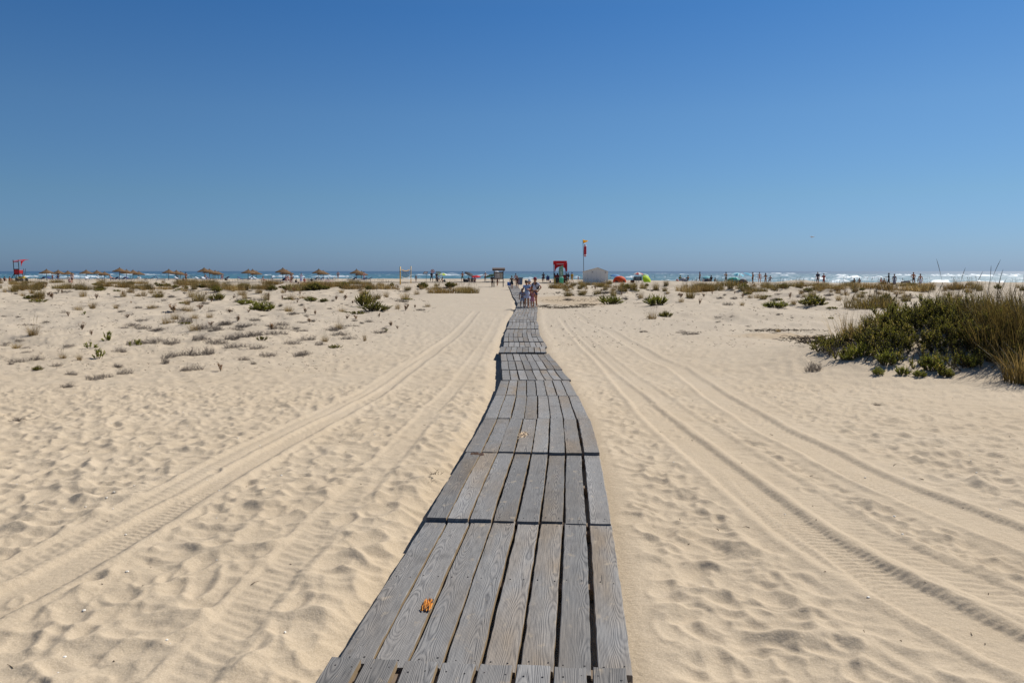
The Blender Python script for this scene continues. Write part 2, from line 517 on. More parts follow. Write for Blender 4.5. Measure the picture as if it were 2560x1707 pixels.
# the boards lie in a shallow bed, with sand banked against their right edge
bed = (1 - sstep(.58, .72, np.abs(side))) * (GY < 118)
det = det - .012 * bed - .075 * np.exp(-((side + .70) / .17) ** 2) * (GY < 60) + .02 * np.exp(-((side - .82) / .16) ** 2) * (GY < 60)
GZ = GZ + det
nr = len(rows)
co = np.stack([GX, GY, GZ], -1).reshape(-1, 3).astype(np.float32)
ii = np.arange(nr * NC).reshape(nr, NC)
quads = np.stack([ii[:-1, :-1], ii[:-1, 1:], ii[1:, 1:], ii[1:, :-1]], -1).reshape(-1, 4)
me = bpy.data.meshes.new('sand')
me.vertices.add(len(co)); me.vertices.foreach_set('co', co.ravel())
me.loops.add(quads.size); me.loops.foreach_set('vertex_index', quads.ravel().astype(np.int32))
me.polygons.add(len(quads)); me.polygons.foreach_set('loop_start', np.arange(0, quads.size, 4, dtype=np.int32))
me.update(calc_edges=True)
me.polygons.foreach_set('use_smooth', np.ones(len(quads), bool))

def sand_mat():
    m = bpy.data.materials.new('sand'); m.use_nodes = True
    nt = m.node_tree; N = nt.nodes; Lk = nt.links; b = N['Principled BSDF']
    b.inputs['Roughness'].default_value = .95
    b.inputs['Specular IOR Level'].default_value = .12
    geo = N.new('ShaderNodeNewGeometry')
    def noise(scale, det=4, rough=.6):
        n = N.new('ShaderNodeTexNoise'); n.inputs['Scale'].default_value = scale; n.inputs['Detail'].default_value = det
        n.inputs['Roughness'].default_value = rough
        Lk.new(geo.outputs['Position'], n.inputs['Vector']); return n
    def mix(fac, a, b_, t='MIX'):
        x = N.new('ShaderNodeMix'); x.data_type = 'RGBA'; x.blend_type = t
        for s, v in (('Factor', fac), ('A', a), ('B', b_)):
            if hasattr(v, 'is_output'): Lk.new(v, x.inputs[s])
            elif isinstance(v, tuple): x.inputs[s].default_value = v + (1,)
            else: x.inputs[s].default_value = v
        return x.outputs['Result']
    def ramp(src, p0, p1):
        r = N.new('ShaderNodeMapRange'); r.inputs[1].default_value = p0; r.inputs[2].default_value = p1
        Lk.new(src, r.inputs[0]); return r.outputs[0]
    big = noise(.35, 3); medium = noise(3.0, 5); grain = noise(260, 2, .7); speck = noise(70, 3)
    sep = N.new('ShaderNodeSeparateXYZ'); Lk.new(geo.outputs['Position'], sep.inputs[0])
    c = mix(ramp(big.outputs['Fac'], .35, .65), SAND_A, SAND_B)
    c = mix(ramp(medium.outputs['Fac'], .3, .7), c, SAND_C)
    # greyer, more weathered sand in the plant zone further out
    c = mix(ramp(sep.outputs['Y'], 9, 34), c, mix(.62, c, SAND_FAR))
    c = mix(ramp(grain.outputs['Fac'], .3, .62), mix(.28, c, (.17, .125, .08)), c)
    gr2 = noise(110, 2, .8)
    c = mix(ramp(gr2.outputs['Fac'], .35, .66), mix(.20, c, (.20, .145, .09)), mix(.10, c, (.8, .7, .55)))
    c = mix(ramp(speck.outputs['Fac'], .70, .80), c, mix(.35, c, (.20, .15, .10)))
    # crusted, darker tan pan right of the boardwalk and by the mound
    def pan(x, y, rx, ry):
        vm = N.new('ShaderNodeVectorMath'); vm.operation = 'SUBTRACT'; vm.inputs[1].default_value = (x, y, 0); Lk.new(geo.outputs['Position'], vm.inputs[0])
        v2 = N.new('ShaderNodeVectorMath'); v2.operation = 'MULTIPLY'; v2.inputs[1].default_value = (1 / rx, 1 / ry, 0); Lk.new(vm.outputs[0], v2.inputs[0])
        ln = N.new('ShaderNodeVectorMath'); ln.operation = 'LENGTH'; Lk.new(v2.outputs[0], ln.inputs[0])
        ad = N.new('ShaderNodeMath'); ad.operation = 'MULTIPLY_ADD'; ad.inputs[1].default_value = .8; Lk.new(medium.outputs['Fac'], ad.inputs[0]); Lk.new(ln.outputs['Value'], ad.inputs[2])
        return ramp(ad.outputs[0], 1.55, 1.15)
    for q in PANS: c = mix(pan(*q), c, mix(.55, c, (.36, .265, .16)))
    Lk.new(c, b.inputs['Base Color'])
    bm1 = N.new('ShaderNodeBump'); bm1.inputs['Strength'].default_value = .35; bm1.inputs['Distance'].default_value = .004
    Lk.new(grain.outputs['Fac'], bm1.inputs['Height'])
    bm2 = N.new('ShaderNodeBump'); bm2.inputs['Strength'].default_value = .4; bm2.inputs['Distance'].default_value = .02
    Lk.new(noise(22, 4).outputs['Fac'], bm2.inputs['Height']); Lk.new(bm1.outputs[0], bm2.inputs['Normal'])
    Lk.new(bm2.outputs[0], b.inputs['Normal'])
    return m
SAND_A = (.455, .36, .248); SAND_B = (.51, .42, .308); SAND_C = (.485, .392, .278); SAND_FAR = (.42, .37, .302)
PANS = [(ground_at(1425, 750).x, ground_at(1425, 750).y, 2.9, 12), (ground_at(2030, 842).x, ground_at(2030, 842).y, 2.6, 1.6)]
me.materials.append(sand_mat())
tag(link('sand', me), kind='structure')

def surf(x, y):
    """height of the finished sand at one point"""
    x = np.array([float(x)]); y = np.array([float(y)])
    z = gz(x, y); a, wa = near.sample(x, y); b, wb = mid.sample(x, y); wb = wb * (1 - wa)
    d = a * wa + b * wb + (.02 * fbm(x * .9, y * .9, 71, 3) + .03 * fbm(x * 2.1, y * 1.6, 73, 2) * sstep(40, 60, y)) * (1 - wa - wb)
    return float((z + d)[0])
# ================================================================== BOARDWALK
def wood_mat(name, warm):
    m = bpy.data.materials.new(name); m.use_nodes = True
    nt = m.node_tree; N = nt.nodes; Lk = nt.links; b = N['Principled BSDF']
    b.inputs['Roughness'].default_value = .78; b.inputs['Specular IOR Level'].default_value = .25
    at = N.new('ShaderNodeAttribute'); at.attribute_name = 'plank'
    sp = N.new('ShaderNodeSeparateXYZ'); Lk.new(at.outputs['Vector'], sp.inputs[0])
    U, V, Q = sp.outputs
    def M(op, a, b_=None, c=None, clamp=False):
        n = N.new('ShaderNodeMath'); n.operation = op; n.use_clamp = clamp
        for i, v in enumerate((a, b_, c)):
            if v is None: continue
            if hasattr(v, 'is_output'): Lk.new(v, n.inputs[i])
            else: n.inputs[i].default_value = v
        return n.outputs[0]
    def vec(x, y, z):
        n = N.new('ShaderNodeCombineXYZ')
        for i, v in enumerate((x, y, z)):
            if hasattr(v, 'is_output'): Lk.new(v, n.inputs[i])
            else: n.inputs[i].default_value = v
        return n.outputs[0]
    def noise(v, scale=1.0, det=3, rough=.55):
        n = N.new('ShaderNodeTexNoise'); n.inputs['Scale'].default_value = scale; n.inputs['Detail'].default_value = det
        n.inputs['Roughness'].default_value = rough; Lk.new(v, n.inputs['Vector']); return n.outputs['Fac']
    def rng(v, a, b_, c=0.0, d=1.0):
        n = N.new('ShaderNodeMapRange')
        n.inputs[1].default_value, n.inputs[2].default_value, n.inputs[3].default_value, n.inputs[4].default_value = a, b_, c, d
        Lk.new(v, n.inputs[0]); return n.outputs[0]
    Z = M('MULTIPLY', Q, 37.0)
    slow = noise(vec(M('MULTIPLY', U, 1.5), M('MULTIPLY', V, .9), Z), 1, 2)
    mid_ = noise(vec(M('MULTIPLY', U, 9), M('MULTIPLY', V, 3), Z), 1, 3)
    off = M('MULTIPLY', M('SUBTRACT', M('FRACT', M('MULTIPLY', Q, 91.7)), .5), .14)
    # knots
    vo = N.new('ShaderNodeTexVoronoi'); vo.feature = 'F1'; vo.inputs['Scale'].default_value = 1.0
    Lk.new(vec(M('MULTIPLY', U, 5.2), M('MULTIPLY', V, 2.1), Z), vo.inputs['Vector'])
    kd = vo.outputs['Distance']
    kc = N.new('ShaderNodeSeparateColor'); Lk.new(vo.outputs['Color'], kc.inputs[0])
    kon = M('GREATER_THAN', kc.outputs[0], .55)
    knot = M('MULTIPLY', kon, M('EXPONENT', M('MULTIPLY', M('MULTIPLY', kd, kd), -30.0)))
    w = M('ADD', M('MULTIPLY', M('SUBTRACT', slow, .5), .12), M('ADD', .055, M('MULTIPLY', M('SUBTRACT', mid_, .5), .012)))
    w = M('ADD', w, M('MULTIPLY', knot, .055))
    u2 = M('ADD', U, off)
    rr = M('SQRT', M('ADD', M('MULTIPLY', u2, u2), M('MULTIPLY', w, w)))
    ring = M('SINE', M('MULTIPLY', rr, 2 * PI / .0050))
    ring01 = M('POWER', M('MULTIPLY_ADD', ring, .5, .5), .7)
    fib = noise(vec(M('MULTIPLY', U, 330), M('MULTIPLY', V, 7), Z), 1, 3, .65)
    stain = noise(vec(M('MULTIPLY', U, 4), M('MULTIPLY', V, 2.6), M('ADD', Z, 6.6)), 1, 4)
    sandy = noise(vec(M('MULTIPLY', U, 18), M('MULTIPLY', V, 9), M('ADD', Z, 1.7)), 1, 5)
    blot = noise(vec(M('MULTIPLY', U, 7), M('MULTIPLY', V, 1.6), Z), 1, 4)
    tint = noise(vec(M('MULTIPLY', U, 3), M('MULTIPLY', V, .7), M('ADD', Z, 9.3)), 1, 3)
    crack = noise(vec(M('MULTIPLY', U, 60), M('MULTIPLY', V, 1.7), M('ADD', Z, 4.1)), 1, 3)
    dark = rng(crack, .70, .76)
    vis = rng(noise(vec(M('MULTIPLY', U, 6), M('MULTIPLY', V, 1.3), M('ADD', Z, 2.2)), 1, 3), .3, .7, .12, .42)
    grain = M('ADD', M('MULTIPLY', M('SUBTRACT', ring01, .55), vis), M('ADD', M('MULTIPLY', fib, 1.25), -.02))
    rp = N.new('ShaderNodeValToRGB'); Lk.new(grain, rp.inputs['Fac'])
    e = rp.color_ramp.elements
    e[0].position = .2; e[0].color = (.045, .043, .043, 1)
    e[1].position = 1.0; e[1].color = (.275, .26, .24, 1)
    x = rp.color_ramp.elements.new(.55); x.color = (.158, .154, .150, 1)
    def mix(fac, a, b_, t='MIX'):
        x = N.new('ShaderNodeMix'); x.data_type = 'RGBA'; x.blend_type = t
        for s, v in (('Factor', fac), ('A', a), ('B', b_)):
            if hasattr(v, 'is_output'): Lk.new(v, x.inputs[s])
            elif isinstance(v, tuple): x.inputs[s].default_value = v + (1,)
            else: x.inputs[s].default_value = v
        return x.outputs['Result']
    warmth = M('MULTIPLY', rng(tint, .42, .68), rng(M('FRACT', M('MULTIPLY', Q, 53.3)), .2, .95, .18, warm))
    c = mix(warmth, rp.outputs['Color'], (1.02, .80, .56), 'MULTIPLY')
    c = mix(rng(blot, .3, .75, 0, .35), c, (1.32, 1.34, 1.38), 'MULTIPLY')
    tone = rng(M('FRACT', M('MULTIPLY', Q, 17.9)), 0, 1, .78, 1.26)
    c = mix(1.0, c, vec(tone, tone, tone), 'MULTIPLY')
    c = mix(M('MULTIPLY', kon, M('MULTIPLY', M('EXPONENT', M('MULTIPLY', M('MULTIPLY', kd, kd), -260.0)), .65)), c, (.10, .085, .07))
    c = mix(M('MULTIPLY', dark, .8), c, (.03, .026, .022))
    c = mix(M('MULTIPLY', rng(stain, .58, .74), .5), c, (.06, .055, .052))
    c = mix(M('MULTIPLY', rng(sandy, .61, .76), .6), c, (.42, .34, .24))
    Lk.new(c, b.inputs['Base Color'])
    bp = N.new('ShaderNodeBump'); bp.inputs['Strength'].default_value = .6; bp.inputs['Distance'].default_value = .0035
    h = M('SUBTRACT', M('ADD', M('MULTIPLY', ring01, .6), M('MULTIPLY', fib, .8)), M('MULTIPLY', dark, 1.5))
    Lk.new(h, bp.inputs['Height']); Lk.new(bp.outputs[0], b.inputs['Normal'])
    return m

WOOD = wood_mat('weathered_wood', .95)
EDGE = pm('#8f7a5c', .85, .35, 22)
NAIL = pm('#3a3330', .6, .3, 30)
BEAM = pm('#6a5b4b', .85, .35, 14)

def deck_z(y):
    return float(profile(y)) + .10

def section(i, y0, y1, label, group=None, near_lift=0.0, far_lift=0.0, xs=(0, 0), yaw=0.0, detail=34, wide=1.24, gaps=None, roll=0.0, parts=True, skew=.0):
    ym = (y0 + y1) / 2
    xa, xb = float(path_x(y0)) + xs[0], float(path_x(y1)) + xs[1]
    th = math.atan2(xb - xa, y1 - y0)
    org = Vector(((xa + xb) / 2, ym, deck_z(ym)))
    L = math.hypot(xb - xa, y1 - y0) + (.035 if i > 1 else 0)
    root = thing('boardwalk_section', label, 'boardwalk', org, -th + yaw, group)
    rnd = random.Random(100 + i)
    np_ = 8
    gap = gaps or [rnd.uniform(.008, .019) for _ in range(np_ - 1)]
    pw = (wide - sum(gap)) / np_
    bm = MB(); pa = []
    x = -wide / 2
    for k in range(np_):
        w = pw * (1 + rnd.uniform(-.035, .035)) if parts else pw
        q = rnd.random(); vo = rnd.uniform(0, 60)
        e0, e1 = rnd.uniform(-.012, .012), rnd.uniform(-.012, .012)
        lift0 = near_lift * (1 if not callable(near_lift) else 1) + rnd.uniform(-.004, .004); lift1 = far_lift + rnd.uniform(-.004, .004)
        cup = rnd.uniform(-.002, .004)
        bow = rnd.uniform(-.006, .006)
        ph = rnd.uniform(0, 50)
        n = detail
        cs = [(-.5, -1), (-.5, -.14), (-.475, 0), (-.2, .0), (.2, .0), (.475, 0), (.5, -.14), (.5, -1)] if parts else [(-.5, -1), (-.5, 0), (.5, 0), (.5, -1)]
        o = len(bm.v); vs = []
        for a in range(n + 1):
            t = a / n
            v = -L / 2 + e0 * (1 - t) + e1 * t + t * L
            yw = ym + v
            zz = deck_z(yw) - org.z + lift0 * (1 - t) ** 2 + lift1 * t ** 2
            jl = .006 * float(vnoise(v * 7 + ph, k * 3.1, 5)) + .003 * float(vnoise(v * 23 + ph, k * 3.1, 15)); jr = .006 * float(vnoise(v * 7 + ph, k * 3.1 + 9, 6)) + .003 * float(vnoise(v * 23 + ph, k * 3.1, 16))
            jl += .006 * max(0, float(vnoise(v * 2.2 + ph, 3, 7)) - .25); 
            for (cx, cz) in cs:
                ux = cx * w + (jl if cx < 0 else jr) * (abs(cx) > .4) + bow * math.sin(PI * t)
                z = zz + cz * .032 + (cup * (4 * cx * cx) if cz > -.5 else 0) + roll * (x + w / 2)
                z += .0015 * float(vnoise(v * 9 + ph, cx * 3, 8)) if parts else 0
                px_ = x + w / 2 + ux + skew * v
                vs.append((px_, v, z)); pa.append((ux + (0 if cz > -.5 else .02), v + vo, q))
        C = len(cs); fs = []
        for a in range(n):
            for c in range(C):
                d = (c + 1) % C
                fs.append((a * C + c, (a + 1) * C + c, (a + 1) * C + d, a * C + d)[::-1])
        fs.append(tuple(range(C))); fs.append(tuple(range((n + 1) * C - 1, n * C - 1, -1)))
        bm.add(vs, fs, 0)
        if parts:
            for a in range(n):
                for c in (6, 7): bm.m[len(bm.m) - len(fs) + a * C + c] = 2 if c == 6 else 0
        # nail heads over the cross beams
        if parts and i < 7:
            for vv in (-L / 2 + .07, -.02 + rnd.uniform(-.02, .02), L / 2 - .07):
                for sx in (-.28, .28):
                    t = (vv + L / 2) / L
                    zc = deck_z(ym + vv) - org.z + lift0 * (1 - t) ** 2 + lift1 * t ** 2 + .001
                    cx0 = x + w / 2 + sx * w + rnd.uniform(-.01, .01) + skew * vv
                    s0 = len(bm.v)
                    r_ = rnd.uniform(.0035, .0055)
                    bm.lathe([(r_, 0), (r_ * .7, .002)], 7, (cx0, vv + rnd.uniform(-.015, .015), zc), 1)
                    pa += [(0, 0, 0)] * (len(bm.v) - s0)
        x += w + (gap[k] if k < np_ - 1 else 0)
    me = bm.mesh('deck', [WOOD, NAIL, EDGE], smooth=False)
    at = me.attributes.new('plank', 'FLOAT_VECTOR', 'POINT')
    at.data.foreach_set('vector', np.array(pa, np.float32).ravel())
    link('deck', me, root)
    if parts:
        for vv in (-L / 2 + .07, 0, L / 2 - .07):
            t = (vv + L / 2) / L
            zc = deck_z(ym + vv) - org.z - .034 - .03 + near_lift * (1 - t) ** 2 + far_lift * t ** 2
            MB().box((.0 + skew * vv, vv, zc), (wide + (.05 if i == 0 else -.05), .085, .058), ch=.006).build('cross_beam', BEAM, root)
    return root

# the nearest ones, each as seen
section(0, 1.45, 3.315, 'nearest boardwalk section, only its far end in frame with a cross beam poking out right', near_lift=0, far_lift=.026, xs=(-.06, -.03), wide=1.24, gaps=[.024, .03, .022, .02, .018, .016, .024])
S1 = section(1, 3.32, 5.35, 'foreground boardwalk section with a bright orange splintered hole in its second plank', near_lift=0, far_lift=-.012, wide=1.255, gaps=[.010, .013, .015, .017, .018, .017, .027])
section(2, 5.33, 7.43, 'second whole boardwalk section with raised near edge and curling wood grain', near_lift=.006, far_lift=-.004, roll=-.016, gaps=[.008, .012, .016, .018, .018, .018, .024], wide=1.25)
S3 = section(3, 7.45, 9.5, 'boardwalk section with a pale torn knot hole and a rotten near left corner', near_lift=.014, far_lift=.006, xs=(-.02, 0), gaps=[.012, .012, .012, .013, .014, .014, .022])
section(4, 9.5, 11.97, 'long boardwalk section curving left just beyond the one with the torn hole', near_lift=.008, far_lift=.004, gaps=[.013] * 7)
section(5, 11.97, 14.4, 'boardwalk section sagging downhill ahead of the curved long one', near_lift=.006, far_lift=.012, gaps=[.014] * 7)
section(6, 14.4, 16.6, 'boardwalk section with dark overhanging near edge where the path dips', near_lift=.022, far_lift=.0, xs=(.03, 0))
section(7, 16.6, 18.6, 'boardwalk section with one pale tan plank and a small broken knot', near_lift=.014, far_lift=.0, xs=(-.01, 0))
section(8, 18.6, 20.5, 'short boardwalk section just before the step edge on the path', near_lift=.004, far_lift=.0)
y = 20.5; i = 9
while y < 114:
    L = 2.05 + random.uniform(-.12, .12)
    near_ = y < 50
    if i == 9: lab, g = 'boardwalk section shifted left whose raised near edge throws a thick dark line', None
    elif y < 44: lab, g = 'weathered grey boardwalk section in the dip between the step edge and the family', 'boardwalk sections in the dip'
    elif y < 50: lab, g = 'weathered grey boardwalk section under the feet of the standing family', 'boardwalk sections under the family'
    else: lab, g = 'distant grey boardwalk section beyond the family towards the beach', 'boardwalk sections beyond the family'
    section(i, y, y + L, lab, g, near_lift=.045 if i == 9 else random.choice([0, 0, .006, .015, .004]), far_lift=random.choice([0, -.01, .012]),
            xs=(-.06, -.04) if i == 9 else (random.uniform(-.035, .035), random.uniform(-.035, .035)), detail=6 if near_ else 3, parts=near_)
    y += L - .01; i += 1

# torn wood on the near sections
ORANGE = pm('#cc8428', .7, .45, 60); PALE = pm('#b7a184', .85, .35, 40); ROT = pm('#3a2013', .9, .5, 40)
def torn(parent, px, py, ln, wd, mats, name, seed, lift=.004):
    g = ground_at(px, py)
    d = ray(px, py); t = 0
    for yy in np.linspace(2.5, 12, 4000):      # meet the deck
        k = yy / d.y
        if CZ + d.z * k <= deck_z(yy) + lift: break
    P = Vector((d.x * k, yy, deck_z(yy) + lift))
    rnd = random.Random(seed)
    b = MB()
    rim = []
    for a in range(26):
        th = 2 * PI * a / 26; r = 1 + rnd.uniform(-.3, .25)
        rim.append((wd / 2 * r * math.cos(th), ln / 2 * r * math.sin(th)))
    b.add([(x, y_, 0.0) for x, y_ in rim], [tuple(range(26))], 0)
    for a in range(90):                                         # raised splinters along the grain
        x, y_ = rnd.uniform(-.45, .45) * wd, rnd.uniform(-.5, .4) * ln
        l, w, h = rnd.uniform(.15, .42) * ln, rnd.uniform(.03, .09) * wd, rnd.uniform(.001, .012)
        an = rnd.gauss(0, .18)
        c, s_ = math.cos(an), math.sin(an)
        pts = [(-w, -l / 2, 0), (w, -l / 2, 0), (w * .6, l / 2, h), (-w * .6, l / 2, h), (0, -l / 2, h * .5), (0, l / 2, h + .004)]
        vs = [(x + px_ * c - py_ * s_, y_ + px_ * s_ + py_ * c, pz) for px_, py_, pz in pts]
        b.add(vs, [(0, 4, 5, 3), (4, 1, 2, 5), (0, 1, 4), (3, 5, 2), (0, 3, 2, 1)], 1 if rnd.random() < .86 else 0)
    o = b.build(name, mats, parent)
    Mi = Matrix.Translation(parent.location) @ parent.rotation_euler.to_matrix().to_4x4()
    o.matrix_parent_inverse = Matrix.Identity(4)
    o.location = Mi.inverted() @ P
    return o
tag(torn(S1, 1069, 1512, .115, .052, [ROT, ORANGE], 'splintered_knot', 3), 'bright orange splintered knot hole in the grey plank')
tag(torn(S3, 1307, 1089, .36, .080, [ROT, PALE], 'torn_knot', 5), 'pale torn hole with a dark reddish rim between two planks')
tag(torn(S3, 1192, 1136, .09, .14, [ROT, pm('#4a2f1a', .9, .5, 40)], 'rotten_corner', 8, .003), 'dark brown rotten plank corner')

# a second walkway crosses the beach in front of the sunbathers
def cross_walk(pxa, pxb, dist, label):
    A, B = spot(pxa, dist), spot(pxb, dist)
    n = int((B - A).length / 3)
    root = thing('beach_walkway', label, 'walkway', (A + B) / 2)
    b = MB(); c = (A + B) / 2
    for k in range(n):
        p = A.lerp(B, (k + .5) / n); p.z = float(gz(p.x, p.y)) + .06 + random.uniform(-.015, .015)
        b.box(p - c, (3.0 * (B - A).length / n / 3 - .02, 1.2, .07), rotz(random.uniform(-.01, .01)))
    b.build('deck', pm('#6f6a64', .85, .3, 8), root)
cross_walk(430, 1262, 136, 'low grey plank walkway crossing the beach left of the notice board')
cross_walk(1340, 1560, 131, 'low grey plank walkway crossing behind the grass at the white hut')
# ================================================================== SEA
SEA_Z = CZ - 3.75
def build_sea():
    rows = np.geomspace(150, 1500, 420)
    rows = np.concatenate([rows, np.geomspace(1520, 60000, 40)])
    s = np.concatenate([-np.geomspace(4, .87, 40), np.linspace(-.86, .86, 900), np.geomspace(.87, 4, 40)]); NC = len(s)
    X = s[None, :] * rows[:, None]; Y = np.repeat(rows[:, None], NC, 1)
    Z = np.zeros_like(X)
    # swell, running towards the shore
    fade = 1 - sstep(900, 1500, Y)
    wv = .16 * np.sin(Y * .11 + 2.2 * fbm(X * .012, Y * .02, 3, 2)) + .22 * fbm(X * .05, Y * .16, 5, 3)
    Z += wv * fade
    foam = np.zeros_like(X)
    A = X / Y
    rnd = random.Random(5)
    # breakers: (slope from, slope to, distance, height)
    br = []
    def pxs(px): return (px - 1280) / F
    for p0, p1, off, h in BREAKERS:
        br.append((pxs(p0), pxs(p1), (CZ - SEA_Z - h * .6) * F / off, h))
    for a0, a1, D, h in br:
        d = D * (1 + .012 * np.sin(A * 60 + D) + .03 * fbm(A * 22, A * 0 + D * .1, 9, 3))
        e = sstep(a0 - .004, a0 + .012, A) * (1 - sstep(a1 - .012, a1 + .004, A))
        brk = np.clip(.42 + 1.7 * fbm(A * 70, A * 0 + D * .37, 13, 3) + .9 * fbm(A * 300, A * 0 + D * .7, 15, 2), 0, 1.1) * e
        brk0 = np.clip(.5 + 1.9 * fbm(A * 70, A * 0 + D * .37, 13, 3), 0, 1.15) * e
        t = (Y - d) / (D * .012 + 2.0)
        ridge = np.exp(-np.where(t < 0, t * 1.6, t * .8) ** 2)
        Z += ridge * h * brk
        foam = np.maximum(foam, np.clip(1.5 * brk * np.exp(-np.where(t < 0, t * .9, t * 2.4) ** 2) + .45 * brk * np.exp(-np.where(t < 0, t * .35, t * 4) ** 2), 0, 1))
    # drifting foam on the right-hand shoals
    sh = .55 * sstep(.20, .32, A) * (1 - sstep(700, 1000, Y)) 
    n = fbm(A * 70, np.log(Y) * 34, 41, 4)
    foam = np.maximum(foam, sh * sstep(.02, .32, n))
    sh2 = (1 - sstep(.18, .3, A)) * (1 - sstep(500, 900, Y))
    foam = np.maximum(foam, .55 * sh2 * sstep(.3, .55, fbm(A * 60, np.log(Y) * 30, 47, 4)))
    # flecks of white further out
    fl = fbm(A * 260, np.log(Y) * 60, 51, 2)
    foam = foam * (.60 + .9 * fbm(A * 240, np.log(Y) * 160, 57, 2)).clip(.25, 1)
    foam = np.maximum(foam, .7 * sstep(.42, .55, fl) * (1 - sstep(1000, 1600, Y)))
    co = np.stack([X, Y, Z + SEA_Z], -1).reshape(-1, 3).astype(np.float32)
    nr = len(rows)
    ii = np.arange(nr * NC).reshape(nr, NC)
    q = np.stack([ii[:-1, :-1], ii[:-1, 1:], ii[1:, 1:], ii[1:, :-1]], -1).reshape(-1, 4)
    me = bpy.data.meshes.new('sea')
    me.vertices.add(len(co)); me.vertices.foreach_set('co', co.ravel())
    me.loops.add(q.size); me.loops.foreach_set('vertex_index', q.ravel().astype(np.int32))
    me.polygons.add(len(q)); me.polygons.foreach_set('loop_start', np.arange(0, q.size, 4, dtype=np.int32))
    me.update(calc_edges=True)
    me.polygons.foreach_set('use_smooth', np.ones(len(q), bool))
    at = me.attributes.new('foam', 'FLOAT', 'POINT'); at.data.foreach_set('value', foam.ravel().astype(np.float32))
    m = bpy.data.materials.new('sea_water'); m.use_nodes = True
    nt = m.node_tree; N = nt.nodes; Lk = nt.links; b = N['Principled BSDF']
    fa = N.new('ShaderNodeAttribute'); fa.attribute_name = 'foam'
    geo = N.new('ShaderNodeNewGeometry'); sep = N.new('ShaderNodeSeparateXYZ'); Lk.new(geo.outputs['Position'], sep.inputs[0])
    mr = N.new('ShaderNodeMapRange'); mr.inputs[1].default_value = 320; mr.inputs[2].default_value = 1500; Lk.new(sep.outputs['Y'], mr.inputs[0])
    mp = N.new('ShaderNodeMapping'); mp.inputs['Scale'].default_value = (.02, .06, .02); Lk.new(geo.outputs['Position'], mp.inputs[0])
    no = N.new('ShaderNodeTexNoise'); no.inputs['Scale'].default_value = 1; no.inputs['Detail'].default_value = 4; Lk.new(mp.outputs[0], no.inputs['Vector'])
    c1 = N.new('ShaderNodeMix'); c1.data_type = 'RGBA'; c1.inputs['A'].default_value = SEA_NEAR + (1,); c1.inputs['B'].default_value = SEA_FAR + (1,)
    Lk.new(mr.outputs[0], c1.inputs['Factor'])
    c2 = N.new('ShaderNodeMix'); c2.data_type = 'RGBA'; c2.blend_type = 'MULTIPLY'; c2.inputs['Factor'].default_value = .7
    rp = N.new('ShaderNodeValToRGB'); rp.color_ramp.elements[0].position = .3; rp.color_ramp.elements[0].color = (.62, .66, .7, 1); rp.color_ramp.elements[1].position = .7
    Lk.new(no.outputs['Fac'], rp.inputs['Fac']); Lk.new(c1.outputs['Result'], c2.inputs['A']); Lk.new(rp.outputs['Color'], c2.inputs['B'])
    c3 = N.new('ShaderNodeMix'); c3.data_type = 'RGBA'; c3.inputs['B'].default_value = (.63, .68, .71, 1)
    Lk.new(fa.outputs['Fac'], c3.inputs['Factor']); Lk.new(c2.outputs['Result'], c3.inputs['A'])
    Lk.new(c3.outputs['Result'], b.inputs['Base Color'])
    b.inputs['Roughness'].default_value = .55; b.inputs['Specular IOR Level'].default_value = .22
    me.materials.append(m)
    tag(link('sea', me), kind='structure')
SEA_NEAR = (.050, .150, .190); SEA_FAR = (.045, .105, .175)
BREAKERS = [(-200, 33, 7.6, 1.1), (72, 420, 7.4, 1.1), (85, 330, 12.6, 1.2), (40, 110, 12.4, .8), (360, 500, 8.4, .7), (470, 490, 9.0, .6),
            (500, 575, 6.8, .8), (640, 700, 8.2, 1.0), (650, 885, 12.0, 1.3), (800, 890, 11.6, .8), (1003, 1050, 17.5, .9), (1020, 1068, 8.2, 1.1),
            (1040, 1150, 9.0, .8), (1110, 1150, 5.2, .8), (1095, 1180, 9.0, 1.0), (1140, 1215, 8.6, 1.0), (1190, 1262, 9.0, 1.0),
            (1300, 1345, 16, .7), (1370, 1385, 12, .8), (1425, 1460, 13, 1.2), (1515, 1540, 12, 1.1), (1560, 1600, 13.5, 1.0), (1635, 1690, 5.4, .7),
            (1650, 1750, 7.0, 1.1), (1660, 1700, 18.5, 1.0), (1730, 1770, 19, 1.6), (1780, 1830, 6.6, 1.0), (1810, 1870, 5.6, .8), (1865, 2020, 5.2, 1.1),
            (1860, 1940, 11.5, .8), (1930, 2050, 10, .9), (1870, 1900, 20, 1.2), (1940, 2000, 20, 1.0), (2020, 2090, 4.6, .8), (2040, 2200, 8.5, 1.1),
            (2080, 2230, 14, 1.3), (1980, 2170, 17, 1.2), (2225, 2300, 8, 1.4), (2300, 2700, 7.2, 1.5), (2310, 2700, 10.2, 1.2), (2240, 2330, 26, .9), (2310, 2600, 27, 1.0), (2060, 2140, 23, .9)]
build_sea()

# ================================================================== SKY, SUN, CAMERA
EXPO = .25; SKYK = 1 / 2 ** EXPO
SUN_EL, SUN_AZ = R(44), R(46)
sd = Vector((math.sin(SUN_AZ) * math.cos(SUN_EL), math.cos(SUN_AZ) * math.cos(SUN_EL), math.sin(SUN_EL)))
W = bpy.data.worlds.new('World'); SC.world = W; W.use_nodes = True
nt = W.node_tree; bg = nt.nodes['Background']
sk = nt.nodes.new('ShaderNodeTexSky'); sk.sky_type = 'NISHITA'; sk.sun_disc = False
sk.sun_elevation = SUN_EL; sk.sun_rotation = SUN_AZ
sk.altitude = 0; sk.air_density = 1.0; sk.dust_density = .35; sk.ozone_density = 2.2
